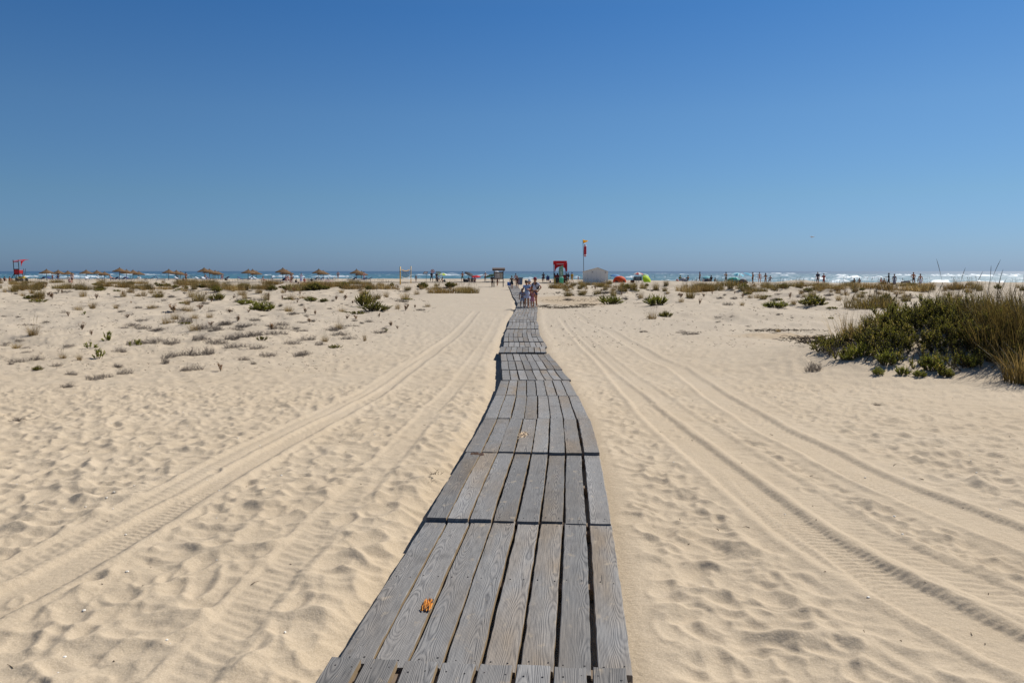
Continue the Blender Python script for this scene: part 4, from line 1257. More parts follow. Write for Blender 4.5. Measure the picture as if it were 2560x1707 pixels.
def wrack(pxs, n, seed, label):
    def f(r, b):
        px, py, sx, sy = r.choice(pxs)
        P = ground_at(px + r.gauss(0, sx), py + r.gauss(0, sy))
        a = r.uniform(0, PI); L = r.uniform(.08, .32)
        p = Vector((P.x, P.y, surf(P.x, P.y) + .01)); d = Vector((math.cos(a) * L, math.sin(a) * L * .6, r.uniform(0, .05)))
        b.tube([p, p + d * .5 + Vector((0, 0, .03)), p + d], [.009, .009, .004], 4, tone=r.random())
    litter('wrack_line', STEM, n, f, seed, label)
wrack([(1365, 767, 14, 2.2), (1400, 770, 20, 1.4), (1440, 768, 18, 1.6), (1470, 763, 14, 1.2), (1400, 735, 50, .7), (1480, 741, 30, .8), (1440, 752, 40, 1.5)], 700, 8, 'brown twig litter edging the tan sand pan')
wrack([(2010, 848, 30, 3), (2060, 858, 30, 3), (2100, 866, 20, 2), (1950, 828, 50, 1.2)], 420, 9, 'brown twig litter on the sand left of the mound')
def dune_bit(r, b):
    px, py = (r.uniform(-20, 1080), r.uniform(722, 930)) if r.random() < .68 else (r.uniform(1380, 2250), r.uniform(722, 870))
    if px > 700 and px < 1200 and py > 1450 - px * .62: return
    P = ground_at(px, py); k = P.y / F; L = r.uniform(2.0, 7.0) * k
    p = Vector((P.x, P.y, surf(P.x, P.y) + .005)); a = r.uniform(0, PI)
    for _ in range(r.randint(1, 3)):
        d = Vector((math.cos(a) * L, math.sin(a) * L * .5, r.uniform(.0, .8) * L)); w = .45 * k
        b.tube([p, p + d * .5, p + d], [w, w * .8, w * .3], 3, tone=r.random(), cap=False); a += r.uniform(.5, 2); p = p + Vector((r.gauss(0, L), r.gauss(0, L), 0)) * .4
litter('plant_litter', GREY, 1500, dune_bit, 12, 'dead stalks and twigs lying all over the dune sand')
# twig heap beside the boardwalk
for px, py, lab in [(1088, 1192, 'small heap of dark twigs on the sand left of the boardwalk')]:
    P = ground_at(px, py); o = link('twig_heap', twig_mesh(90, 9, .05, .06, STEM, .0025)); o.location = (P.x, P.y, surf(P.x, P.y)); tag(o, lab, 'twigs')
# ================================================================== PEOPLE
PEND = []      # skinned figures, turned into plain meshes at the end of this part
def skin_obj(name, V, E, Rd, mat, parent, extra=None, sub=1):
    me = bpy.data.meshes.new(name); me.from_pydata([tuple(v) for v in V], E, [])
    o = link(name, me, parent)
    md = o.modifiers.new('skin', 'SKIN'); md.use_smooth_shade = True; md.branch_smoothing = .5
    for i, rr in enumerate(Rd):
        sv = me.skin_vertices[0].data[i]; sv.radius = (rr, rr) if not hasattr(rr, '__len__') else rr
        sv.use_root = (i == 0)
    ss = o.modifiers.new('sub', 'SUBSURF'); ss.levels = sub; ss.render_levels = sub
    PEND.append((o, mat, extra))
    return o

def flush_people():
    bpy.context.view_layer.update()
    dg = bpy.context.evaluated_depsgraph_get()
    res = []
    for o, mat, extra in PEND:
        m = bpy.data.meshes.new_from_object(o.evaluated_get(dg)); m.name = o.name
        res.append(m)
    for (o, mat, extra), m in zip(PEND, res):
        if extra is not None and extra.v:
            bm = bmesh.new(); bm.from_mesh(m)
            vs = [bm.verts.new(v) for v in extra.v]
            for f in extra.f:
                try: bm.faces.new([vs[i] for i in f]).smooth = True
                except ValueError: pass
            bm.to_mesh(m); bm.free()
        m.materials.clear(); m.materials.append(mat)
        old = o.data; o.modifiers.clear(); o.data = m; bpy.data.meshes.remove(old)
    PEND.clear()

SKIN = {'fair': '#c79272', 'tan': '#a86f4a', 'brown': '#7d4d32', 'pink': '#cf9079', 'dark': '#5e3a28'}
HAIR = {'black': '#17120f', 'brown': '#3a2517', 'blond': '#a8834e', 'grey': '#8b8782'}

def lerp(a, b, t): return a + (b - a) * t

def joints(pose, stride=.0, arms='down', spread=1.0):
    """joint positions for a figure of height 1, facing -Y"""
    J = {}
    V = Vector
    if pose in ('stand', 'walk'):
        J['pel'] = V((0, 0, .53)); J['spi'] = V((0, .005, .62)); J['che'] = V((0, .0, .745)); J['nek'] = V((0, .005, .845)); J['chin'] = V((0, -.012, .885)); J['skl'] = V((0, -.004, .935)); J['top'] = V((0, .004, .972))
        for s, n in ((1, 'l'), (-1, 'r')):
            f = stride * s
            J['hip' + n] = V((.052 * s, 0, .50)); J['kne' + n] = V((.058 * s * spread, -.02 - f * .7, .275)); J['ank' + n] = V((.062 * s * spread, .012 - f * 1.2 + (.06 if f < 0 else 0), .045 + (.05 if f < 0 else 0) * abs(f) * 5)); J['toe' + n] = J['ank' + n] + V((.012 * s, -.085, -.03))
    elif pose == 'sit':
        J['pel'] = V((0, 0, .07)); J['spi'] = V((0, .03, .16)); J['che'] = V((0, .04, .28)); J['nek'] = V((0, .015, .375)); J['chin'] = V((0, -.01, .412)); J['skl'] = V((0, -.008, .462)); J['top'] = V((0, .0, .50))
        for s, n in ((1, 'l'), (-1, 'r')):
            J['hip' + n] = V((.055 * s, -.02, .065)); J['kne' + n] = V((.085 * s, -.21, .20)); J['ank' + n] = V((.075 * s, -.34, .035)); J['toe' + n] = J['ank' + n] + V((.01 * s, -.085, -.012))
    elif pose == 'chair':
        J['pel'] = V((0, 0, .27)); J['spi'] = V((0, .03, .36)); J['che'] = V((0, .05, .48)); J['nek'] = V((0, .04, .575)); J['chin'] = V((0, .015, .612)); J['skl'] = V((0, .02, .662)); J['top'] = V((0, .03, .70))
        for s, n in ((1, 'l'), (-1, 'r')):
            J['hip' + n] = V((.055 * s, -.02, .26)); J['kne' + n] = V((.08 * s, -.25, .28)); J['ank' + n] = V((.075 * s, -.28, .05)); J['toe' + n] = J['ank' + n] + V((.01 * s, -.085, -.03))
    elif pose == 'lie':          # propped up on a lounger, legs out to -Y
        J['pel'] = V((0, 0, .24)); J['spi'] = V((0, .07, .29)); J['che'] = V((0, .17, .37)); J['nek'] = V((0, .25, .44)); J['chin'] = V((0, .265, .478)); J['skl'] = V((0, .295, .515)); J['top'] = V((0, .32, .545))
        for s, n in ((1, 'l'), (-1, 'r')):
            J['hip' + n] = V((.055 * s, -.02, .235)); J['kne' + n] = V((.07 * s, -.24, .27)); J['ank' + n] = V((.065 * s, -.46, .235)); J['toe' + n] = J['ank' + n] + V((.02 * s, -.03, .075))
    c, k = J['che'], J['nek']
    up = (k - c).normalized(); fw = Vector((0, -1, 0))
    for s, n in ((1, 'l'), (-1, 'r')):
        J['sho' + n] = c.lerp(k, .62) + Vector((.108 * s, .004, -.012))
        S = J['sho' + n]
        a = arms if isinstance(arms, str) else arms[0 if n == 'l' else 1]
        if a == 'down': e, w = Vector((.032 * s, .015, -.165)), Vector((.012 * s, -.04, -.145))
        elif a == 'hip': e, w = Vector((.11 * s, .05, -.13)), Vector((-.085 * s, -.04, -.10))
        elif a == 'fwd': e, w = Vector((.02 * s, -.05, -.15)), Vector((-.035 * s, -.135, .02))
        elif a == 'face': e, w = Vector((.02 * s, -.06, -.15)), Vector((-.05 * s, -.10, .12))
        elif a == 'out': e, w = Vector((.10 * s, -.01, -.12)), Vector((.10 * s, -.03, -.08))
        elif a == 'up': e, w = Vector((.07 * s, -.02, .14)), Vector((-.03 * s, -.03, .14))
        elif a == 'back': e, w = Vector((.05 * s, .09, -.13)), Vector((.0, .10, -.12))
        elif a == 'knee': e, w = Vector((.03 * s, -.12, -.11)), Vector((-.02 * s, -.11, .03))
        elif a == 'cross': e, w = Vector((.045 * s, -.03, -.155)), Vector((-.13 * s, -.075, .015))
        elif a == 'swing': e, w = Vector((.03 * s, .06 * s, -.155)), Vector((.01 * s, -.02 + .06 * s, -.145))
        J['elb' + n] = S + e; J['wri' + n] = J['elb' + n] + w
    return J

def figure(label, P, H, rz, pose='stand', arms='down', skin='tan', hair='brown', hairstyle='short', top=None, bottom=None, hat=None, stride=0.0, build=1.0, spread=1.0, group=None, sandals=False, look=(0, 0), pack=None):
    J = {k: v * H for k, v in joints(pose, stride, arms, spread).items()}
    if look != (0, 0):                                           # turn and tilt the head
        piv = J['nek']; Mx = rotz(look[0]) @ rotx(look[1])
        for k in ('chin', 'skl', 'top'): J[k] = piv + Mx @ (J[k] - piv)
    root = thing('person', label, 'person', P, rz, group)
    Rr = {'pel': (.078, .055), 'spi': (.068, .048), 'che': (.085, .056), 'nek': .030, 'chin': (.040, .046), 'skl': (.050, .062), 'top': (.034, .042),
          'hip': .058, 'kne': .036, 'ank': .022, 'toe': .018, 'sho': .036, 'elb': .025, 'wri': .017}
    def rad(k, inf=0.0):
        q = Rr[k] if k in Rr else Rr[k[:-1]]
        bw = build if k[:3] in ('pel', 'spi', 'che', 'hip', 'sho') else 1.0
        if isinstance(q, tuple): return (q[0] * H * bw + inf, q[1] * H * bw + inf)
        return q * H * bw + inf
    def sub(keys, edges, inf, name, mat, par, tw=None, extra=None):
        idx = {k: i for i, k in enumerate(keys)}
        V = [(tw or {}).get(k, J.get(k)) for k in keys]
        return skin_obj(name, V, [(idx[a], idx[b]) for a, b in edges], [rad(k if not k.startswith('_') else k[1:], inf) for k in keys], mat, par, extra)
    keys = ['pel', 'spi', 'che', 'nek', 'chin', 'skl', 'top'] + [a + n for n in 'lr' for a in ('hip', 'kne', 'ank', 'toe', 'sho', 'elb', 'wri')]
    edges = [('pel', 'spi'), ('spi', 'che'), ('che', 'nek'), ('nek', 'chin'), ('chin', 'skl'), ('skl', 'top')]
    for n in 'lr': edges += [('pel', 'hip' + n), ('hip' + n, 'kne' + n), ('kne' + n, 'ank' + n), ('ank' + n, 'toe' + n), ('che', 'sho' + n), ('sho' + n, 'elb' + n), ('elb' + n, 'wri' + n)]
    ex = MB()
    # nose, ears, hands with five fingers
    Q = rotz(look[0]) @ rotx(look[1])
    hc = J['skl'].lerp(J['chin'], .35)
    ex.ell(hc + Q @ Vector((0, -.062 * H, 0)), (.009 * H, .014 * H, .015 * H), 6, 5)
    for s in (-1, 1): ex.ell(hc + Q @ Vector((.050 * H * s, .004 * H, .004 * H)), (.007 * H, .013 * H, .019 * H), 6, 5)
    for n, s in (('l', 1), ('r', -1)):
        w, e = J['wri' + n], J['elb' + n]
        d = (w - e).normalized(); sd = d.cross(Vector((0, 1, 0.3))).normalized()
        nn = sd.cross(d).normalized()
        pc = w + d * .030 * H
        ex.tube([w - d * .01 * H, pc, w + d * .055 * H], [.017 * H, .021 * H, .018 * H], 8)
        for f in range(4):
            o = w + d * .052 * H + sd * (f - 1.5) * .0095 * H
            L = (.036, .042, .040, .031)[f] * H
            ex.tube([o, o + d * L * .55 - nn * .002 * H, o + d * L * .95 - nn * .010 * H], [.0058 * H, .0052 * H, .0036 * H], 5)
        o = w + d * .02 * H + sd * .018 * H
        ex.tube([o, o + d * .022 * H + sd * .012 * H, o + d * .040 * H + sd * .013 * H], [.0065 * H, .006 * H, .004 * H], 5)
    body = sub(keys, edges, 0, 'body', pm(SKIN[skin], .55, .08, 20), root, extra=ex)
    hm = pm(HAIR[hair], .6, .2, 60)
    # eyes
    eb = MB()
    for s in (-1, 1): eb.ell(hc + Q @ Vector((.019 * H * s, -.056 * H, .014 * H)), (.0065 * H, .005 * H, .005 * H), 6, 5)
    eb.build('eyes', pm('#1a1410', .3, .1), root, True)
    hb = MB()
    top_ = J['skl'].lerp(J['top'], .35)
    if hairstyle != 'none':
        hb.ell(top_ + Q @ Vector((0, .010 * H, .006 * H)), (.056 * H, .066 * H, .050 * H), 12, 8)
        hb.ell(J['skl'] + Q @ Vector((0, .030 * H, -.012 * H)), (.050 * H, .045 * H, .052 * H), 12, 8)
        if hairstyle == 'long':
            hb.tube([J['skl'] + Q @ Vector((0, .045 * H, 0)), J['nek'] + Q @ Vector((0, .050 * H, 0)), J['che'] + Vector((0, .062 * H, .03 * H))], [.048 * H, .046 * H, .020 * H], 8)
        if hairstyle == 'bun': hb.ell(J['top'] + Q @ Vector((0, .055 * H, -.01 * H)), (.030 * H,) * 3, 10, 7)
        if hairstyle == 'tail': hb.tube([J['skl'] + Q @ Vector((0, .065 * H, .015 * H)), J['skl'] + Q @ Vector((0, .10 * H, -.02 * H)), J['nek'] + Q @ Vector((0, .085 * H, -.04 * H))], [.022 * H, .024 * H, .008 * H], 8)
        hb.build('hair', hm, root, True)
    if hat:
        kind, col = hat
        hx = MB()
        c0 = J['skl'].lerp(J['top'], .45)
        hx.lathe([(.063 * H, -.004 * H), (.062 * H, .02 * H), (.050 * H, .048 * H), (.02 * H, .060 * H), (0, .062 * H)], 14, c0, 0, Q)
        if kind == 'brim': hx.lathe([(.055 * H, 0), (.105 * H, -.016 * H), (.104 * H, -.020 * H), (.055 * H, -.006 * H)], 16, c0, 0, Q)
        elif kind == 'cap': hx.poly([(-.042 * H, -.04 * H), (-.035 * H, -.115 * H), (0, -.128 * H), (.035 * H, -.115 * H), (.042 * H, -.04 * H)], .008 * H, 'z'); hx.move(Matrix.Translation(c0) @ Q.to_4x4(), len(hx.v) - 10)
        elif kind == 'scarf': hx.tube([c0 + Q @ Vector((0, .06 * H, 0)), c0 + Q @ Vector((.01 * H, .095 * H, -.03 * H)), c0 + Q @ Vector((.02 * H, .10 * H, -.075 * H))], [.02 * H, .018 * H, .006 * H], 6)
        hx.build('hat', pm(col, .8, .1, 20), root, True)
    # garments grown over the same joints, a little larger
    g = .013 * H
    if top:
        kind, col = top
        mt = pm(col, .85, .10, 18)
        tw = {}
        for n in 'lr':
            tw['_elb' + n] = J['sho' + n].lerp(J['elb' + n], {'tee': .62, 'vest': .16, 'long': 1.0, 'puff': .55, 'bikini': .1}[kind])
            if kind == 'long': tw['_wri' + n] = J['elb' + n].lerp(J['wri' + n], .9)
        if kind == 'bikini':
            bm_ = MB(); c = J['che']
            bm_.lathe([(.088 * H, -.02 * H), (.093 * H, 0), (.088 * H, .03 * H)], 14, c, 0, Matrix(((1, 0, 0), (0, .70, 0), (0, 0, 1))))
            bm_.build('top', mt, root, True)
        else:
            ks = ['che', 'spi', 'pel', '_nek'] + [a + n for n in 'lr' for a in ('sho', '_elb')]
            tw['_nek'] = J['che'].lerp(J['nek'], .72)
            es = [('che', 'spi'), ('spi', 'pel'), ('che', '_nek')] + [p for n in 'lr' for p in (('che', 'sho' + n), ('sho' + n, '_elb' + n))]
            if kind == 'long':
                ks += ['_wri' + n for n in 'lr']; es += [('_elb' + n, '_wri' + n) for n in 'lr']
            sub(ks, es, g * (1.5 if kind == 'puff' else 1), 'top', mt, root, tw)
    if bottom:
        kind, col = bottom
        mt = pm(col, .85, .12, 18)
        if kind in ('shorts', 'trousers', 'trunks', 'briefs'):
            t = {'shorts': .85, 'trousers': .9, 'trunks': .55, 'briefs': .12}[kind]
            tw = {}
            for n in 'lr':
                tw['_kne' + n] = J['hip' + n].lerp(J['kne' + n], t if kind != 'trousers' else 1)
                tw['_ank' + n] = J['kne' + n].lerp(J['ank' + n], t)
            ks = ['pel', '_spi'] + [a + n for n in 'lr' for a in ('hip', '_kne')]
            tw['_spi'] = J['pel'].lerp(J['spi'], .55)
            es = [('pel', '_spi')] + [p for n in 'lr' for p in (('pel', 'hip' + n), ('hip' + n, '_kne' + n))]
            if kind == 'trousers':
                ks += ['_ank' + n for n in 'lr']; es += [('_kne' + n, '_ank' + n) for n in 'lr']
            sub(ks, es, g * .9, 'bottom', mt, root, tw)
        elif kind in ('skirt', 'dress', 'longdress'):
            ln = {'skirt': .19, 'dress': .235, 'longdress': .40}[kind] * H
            sk = MB(); p0 = J['pel'] + Vector((0, 0, .05 * H)); fl = {'skirt': .125, 'dress': .135, 'longdress': .13}[kind] * H
            if pose in ('stand', 'walk'):
                n = 26; vs, fs = [], []
                for i in range(6):
                    t = i / 5
                    for k in range(n):
                        th = 2 * PI * k / n
                        rr = (.086 * H + (fl - .086 * H) * t ** .8) * (1 + .05 * t * math.sin(th * 6 + 1))
                        vs.append(p0 + Vector((rr * math.cos(th), rr * .78 * math.sin(th), -ln * t)))
                for i in range(5):
                    for k in range(n): fs.append((i * n + k, i * n + (k + 1) % n, (i + 1) * n + (k + 1) % n, (i + 1) * n + k))
                sk.add(vs, fs)
            else:
                sk.tube([J['pel'] + Vector((0, .03 * H, .02 * H)), J['pel'] + Vector((0, -.10 * H, .05 * H)), (J['knel'] + J['kner']) / 2], [.1 * H, .12 * H, .12 * H], 12)
            sk.build('skirt', mt, root, True)
    if sandals:
        for n in 'lr':
            MB().box((J['ank' + n] + J['toe' + n]) / 2 + Vector((0, .01 * H, -.026 * H)), (.050 * H, .15 * H, .014 * H), ch=.004).build('sandal', pm('#2b211b', .8, .2), root)
    if pack:
        b = MB(); c = J['che'] + Vector((0, .105 * H, -.035 * H))
        b.box(c, (.17 * H, .085 * H, .25 * H), ch=.03 * H)
        b.box(c + Vector((0, .05 * H, -.05 * H)), (.13 * H, .04 * H, .11 * H), ch=.015 * H)
        for s in (-1, 1):
            b.tube([c + Vector((.06 * H * s, -.03 * H, .11 * H)), J['sho' + ('l' if s > 0 else 'r')] + Vector((-.045 * H * s, -.02 * H, .045 * H)), J['che'] + Vector((.065 * H * s, -.072 * H, .0)), J['spi'] + Vector((.07 * H * s, 0, -.01 * H))], .013 * H, 6)
        pk = b.build('backpack', pm(pack, .85, .15, 20)); 
        pk.location = P; pk.rotation_euler = (0, 0, rz); tag(pk, 'dark backpack worn by the man in the red cap' if pack == '#20222b' else 'dark backpack on the walker beside the red kiosk', 'backpack')
    return root, J

# ---- the family standing on the boardwalk
def on_deck(px, d):
    P = spot(px, d); P.z = deck_z(d) + .004; return P
figure('woman in a light blue puff sleeved top and pale skirt bending over the child', on_deck(1317, 47.9), 1.66, R(-18), arms=('fwd', 'fwd'), skin='tan', hair='black', hairstyle='tail', top=('puff', '#8fa9cc'), bottom=('dress', '#c9d6ea'), look=(R(-22), R(22)), sandals=True)
figure('child with dark hair in a patterned top and blue grey shorts, left of the family', on_deck(1305.5, 47.6), 1.17, R(10), arms=('cross', 'down'), skin='brown', hair='black', hairstyle='long', top=('tee', '#7c7f95'), bottom=('shorts', '#7b8ca6'), look=(R(10), R(15)), sandals=True, spread=1.3)
figure('girl in a pink dress in front of the man with the red cap', on_deck(1331, 47.5), 1.12, R(-12), arms=('down', 'cross'), skin='tan', hair='brown', hairstyle='short', top=('vest', '#b0707c'), bottom=('dress', '#c07f88'), sandals=True)
figure('person in a white sun hat and dark red top standing behind the woman in blue', on_deck(1324, 49.2), 1.68, R(5), arms='down', skin='fair', hair='brown', hairstyle='short', hat=('brim', '#dfe0e2'), top=('tee', '#8a2436'), bottom=('shorts', '#2c2f48'), sandals=True)
figure('man in a red cap and pale grey T-shirt at the right of the family', on_deck(1337.5, 48.9), 1.80, R(-35), arms=('hip', 'down'), skin='tan', hair='brown', hairstyle='short', hat=('cap', '#8f1d35'), top=('tee', '#b9bcc6'), bottom=('trunks', '#35384f'), pack='#20222b', sandals=True, build=1.1)

# ---- the two further along the boardwalk and others round the notice board
figure('woman with black hair in a dark teal dress walking on the boardwalk beyond the family', on_deck(1279.5, 99), 1.66, R(170), 'walk', ('down', 'fwd'), 'tan', 'black', 'bun', ('vest', '#1f3036'), ('dress', '#223238'), stride=.05)
figure('woman in a dark top and red-brown bottoms carrying a pale bag past the grey bin', on_deck(1293, 101), 1.62, R(10), 'walk', ('down', 'out'), 'tan', 'brown', 'long', ('tee', '#4a2a2c'), ('shorts', '#5a4340'), stride=.06)
figure('man in a pale pink shirt walking ahead of the woman with the bag', spot(1289.5, 123), 1.76, R(180), 'walk', 'swing', 'tan', 'black', 'short', ('tee', '#d9b7b4'), ('trunks', '#8d97a8'), stride=.07)
figure('slim person in dark clothes walking away left of the notice board', spot(1230.5, 112), 1.70, R(175), 'walk', 'fwd', 'brown', 'black', 'short', ('tee', '#3a3030'), ('shorts', '#23211f'), stride=.12)
figure('person walking whose legs show beneath the notice board', spot(1243.5, 117), 1.68, R(165), 'walk', 'swing', 'tan', 'blond', 'short', ('tee', '#b9b2a8'), ('trunks', '#3c4450'), stride=.1)

def st(px, d, H, label, rz=180, pose='stand', **k):
    return figure(label, spot(px, d), H, R(rz), pose, **k)
# ---- left part of the beach
st(11, 146, 1.7, 'person in a rust red shirt sitting on the sand left of the lifeguard chair', 190, 'sit', arms='knee', top=('tee', '#8f2f1c'), bottom=('shorts', '#9a4a2a'), hair='black')
st(24, 145, 1.68, 'person in an orange shirt sitting nearest the red lifeguard chair', 165, 'sit', arms='knee', top=('tee', '#c4551e'), bottom=('trunks', '#d68a6a'), hair='black')
st(-1, 147, 1.7, 'dark clothed sitter cut by the left edge of the frame', 180, 'sit', arms='knee', top=('tee', '#3b2d3f'), bottom=('shorts', '#2b2b38'), hair='black')
st(131, 160, 1.15, 'child in a bright red outfit between the first two thatched parasols', 20, 'stand', top=('tee', '#b01f2b'), bottom=('shorts', '#a51f2a'), hair='brown')
st(145, 158, 1.72, 'person in black standing in the shade of the second thatched parasol', 200, 'stand', arms='hip', top=('tee', '#191a1d'), bottom=('shorts', '#1d1d22'), hair='black')
st(180, 133, 1.78, 'man in a pale patterned shirt standing right of the third thatched parasol', 190, 'stand', arms='down', skin='fair', top=('tee', '#c0a79e'), bottom=('shorts', '#6d4a46'), hair='black')
st(173, 135, 1.66, 'person in a pinkish top sitting beside the man in the pale patterned shirt', 170, 'sit', arms='knee', skin='pink', top=('tee', '#b99c98'), bottom=('shorts', '#8a6e74'), hair='brown')
st(281, 160, 1.7, 'pink skinned sunbather propped up right of the sixth parasol', 90, 'lie', skin='pink', bottom=('trunks', '#3a3f55'), hair='blond')
st(464.5, 140, 1.8, 'tanned bare chested man in dark trunks standing right of the parasol trio', 200, 'stand', arms='fwd', skin='tan', bottom=('trunks', '#262a36'), hair='black', build=1.1)
st(459, 138, 1.6, 'woman in a purple patterned wrap leaning beside the tanned bare chested man', 150, 'sit', arms='knee', skin='tan', top=('vest', '#5f4258'), bottom=('skirt', '#8a7fa0'), hair='brown', hairstyle='long')
st(443, 166, 1.7, 'dark haired sitter under the middle parasol of the trio', 180, 'sit', arms='knee', skin='brown', top=('tee', '#3a2f33'), bottom=('shorts', '#3a3f4a'), hair='black')
st(514, 158, 1.7, 'person in white sitting on a lounger under the group of four parasols', 160, 'chair', arms='knee', skin='pink', top=('tee', '#cfc6c4'), bottom=('shorts', '#7b3b41'), hair='brown')
st(555, 158, 1.7, 'person in a pink red top sitting right of the group of four parasols', 200, 'chair', arms='knee', skin='pink', top=('tee', '#bf6a72'), bottom=('shorts', '#9a545e'), hair='brown')
st(658, 150, 1.68, 'sunbather lying on the sand right of the parasol pair', 80, 'sit', arms='back', skin='pink', bottom=('briefs', '#2d3d52'), top=('bikini', '#2d3d52'), hair='brown')
st(714.5, 138, 1.72, 'person with a bare pink back sitting under the largest thatched parasol', 20, 'chair', arms='knee', skin='pink', bottom=('trunks', '#4f3a4f'), hair='brown')
st(721, 139, 1.65, 'person leaning beside the bare pink back under the largest parasol', 60, 'chair', arms='knee', skin='pink', top=('bikini', '#caa09a'), bottom=('briefs', '#caa09a'), hair='blond', hairstyle='long')
st(728, 134, 1.72, 'slim tanned woman in a bikini standing right of the largest thatched parasol', 200, 'stand', arms=('fwd', 'down'), skin='tan', top=('bikini', '#3c1d1d'), bottom=('briefs', '#3c1d1d'), hair='black', hairstyle='bun')
st(753, 136, 1.68, 'person in a long pale blue towel shaking out a black garment', 180, 'stand', arms='fwd', skin='tan', top=('vest', '#ccd5e6'), bottom=('longdress', '#c3d0e8'), hair='black')
st(761, 137, 1.65, 'person in coral red sitting beside the pale blue towel', 20, 'sit', arms='knee', skin='pink', top=('tee', '#bb4f48'), bottom=('shorts', '#c56a66'), hair='brown')
st(845, 191, 1.76, 'man in dark red trunks beyond the crest between the last two parasols', 10, 'stand', arms='hip', skin='tan', bottom=('trunks', '#471f28'), hair='black', build=1.1)
st(910, 150, 1.78, 'pink shouldered person standing at the right of the last thatched parasol', 190, 'stand', arms='fwd', skin='pink', top=('bikini', '#c4c6d2'), bottom=('trunks', '#cfd3de'), hair='brown')
# ---- around the signs and parasols in the middle
st(1040, 141, 1.25, 'thin tanned child in a white cap standing alone right of the volleyball net', 190, 'stand', skin='brown', bottom=('trunks', '#41241d'), hair='black', hat=('cap', '#e0e0e0'))
st(1079, 144, 1.80, 'person in dark clothes standing wide legged under the round sign', 185, 'stand', arms='fwd', skin='dark', top=('tee', '#26262c'), bottom=('trousers', '#33363f'), hair='black', spread=1.9)
st(1091, 143, 1.70, 'person in a dark vest and white wrap beside the square sign', 200, 'stand', arms='fwd', skin='tan', top=('vest', '#2a2a33'), bottom=('shorts', '#4b4450'), hair='black', hairstyle='bun')
st(1098, 142.5, 1.05, 'small child in white in front of the lime and white parasol', 160, 'stand', arms='out', skin='fair', top=('tee', '#dde0e4'), bottom=('shorts', '#5a525a'), hair='brown')
st(1093, 142, 1.6, 'person in dark brown sitting on the sand below the square sign', 180, 'sit', arms='knee', skin='brown', top=('tee', '#3a2d2b'), bottom=('shorts', '#2e2a30'), hair='black')
st(1106, 141, 1.65, 'tanned sunbather sitting low under the lime and white parasol', 100, 'sit', arms='back', skin='tan', bottom=('briefs', '#8a3a2c'), hair='brown')
st(1156, 146, 1.80, 'bare chested man in green shorts standing left of the black parasol', 195, 'stand', arms='fwd', skin='tan', bottom=('shorts', '#1c5a3a'), hair='black', spread=1.5, build=1.08)
st(1172, 143, 1.70, 'sitter in dark red leaning under the black parasol', 170, 'sit', arms='knee', skin='brown', top=('tee', '#43232a'), bottom=('shorts', '#26242c'), hair='black')
st(1180, 142, 1.68, 'sitter in black under the red parasol', 190, 'sit', arms='knee', skin='brown', top=('tee', '#1d1f26'), bottom=('shorts', '#24303a'), hair='black')
st(1187, 142, 1.66, 'sitter in crimson under the right edge of the red parasol', 200, 'sit', arms='knee', skin='tan', top=('tee', '#8f1f38'), bottom=('shorts', '#3a2a33'), hair='black')
st(1213, 143, 1.74, 'tanned person in a white cap and dark trunks standing left of the green parasol', 200, 'stand', arms='out', skin='tan', bottom=('trunks', '#2c1c1f'), hair='brown', hat=('brim', '#dcdfe3'))
# ---- by the red kiosk
st(1358.5, 139, 1.72, 'slender person in dark red and black standing left of the blue beach chair', 180, 'stand', skin='dark', top=('vest', '#2c2531'), bottom=('skirt', '#4a2330'), hair='black')
st(1356.5, 141, .95, 'small child in dark red beside the slender person', 180, 'stand', skin='brown', top=('tee', '#6a2a35'), bottom=('shorts', '#5a2a35'), hair='black')
st(1369.5, 137.6, 1.72, 'person in a navy shirt sitting in the blue beach chair', 0, 'chair', arms='knee', skin='tan', top=('tee', '#1c2a4e'), bottom=('shorts', '#1f2740'), hair='black')
st(1420, 133, 1.74, 'walker in a dark top and beige trousers right of the red kiosk', 200, 'walk', 'fwd' and 'stand' or '', arms='fwd', skin='tan', top=('tee', '#2a2c3a'), bottom=('trousers', '#8d7f6c'), hair='black', stride=.05) if False else figure('walker in a dark top and beige trousers right of the red kiosk', spot(1420.5, 133), 1.74, R(215), 'walk', 'fwd', 'tan', 'black', 'short', ('tee', '#2a2c3a'), ('trousers', '#8d7f6c'), stride=.05, pack='#23253a')
figure('walker in a long yellow shirt right of the red kiosk', spot(1430, 134), 1.80, R(200), 'walk', 'swing', 'tan', 'black', 'short', ('tee', '#b79a1c'), ('shorts', '#b7962a'), stride=.09)
st(1445.5, 150, .95, 'toddler in dark blue standing left of the white hut', 180, 'stand', skin='pink', top=('tee', '#3f4560'), bottom=('shorts', '#a0606a'), hair='black')
# ---- right part of the beach
st(1700.5, 128, 1.72, 'person in a bright green shirt sitting behind the grey dome tent', 170, 'chair', arms='face', skin='tan', top=('tee', '#2f8a34'), bottom=('shorts', '#2f5a34'), hair='brown', hat=('cap', '#3f9a3c'))
st(1719.5, 126, 1.72, 'person in black sitting right of the grey dome tent', 210, 'chair', arms='knee', skin='tan', top=('long', '#22242d'), bottom=('shorts', '#22242d'), hair='black')
st(1749.5, 138, 1.80, 'lean bare chested boy in dark trunks standing alone right of the grey tent', 235, 'stand', skin='brown', bottom=('trunks', '#2c2a33'), hair='black')
st(1761, 135, 1.66, 'person in white sitting left of the slate blue tent', 190, 'sit', arms='knee', skin='tan', top=('tee', '#dcdde2'), bottom=('shorts', '#7a2c3a'), hair='black')
st(1777.5, 128, 1.78, 'person in black bending over the slate blue tent', 200, 'chair', arms='fwd', skin='dark', top=('tee', '#1d1f27'), bottom=('shorts', '#2b3342'), hair='black', build=1.15)
st(1788, 127, 1.70, 'bare backed brown sitter right of the slate blue tent', 10, 'sit', arms='knee', skin='brown', bottom=('shorts', '#5a3a2a'), hair='black')
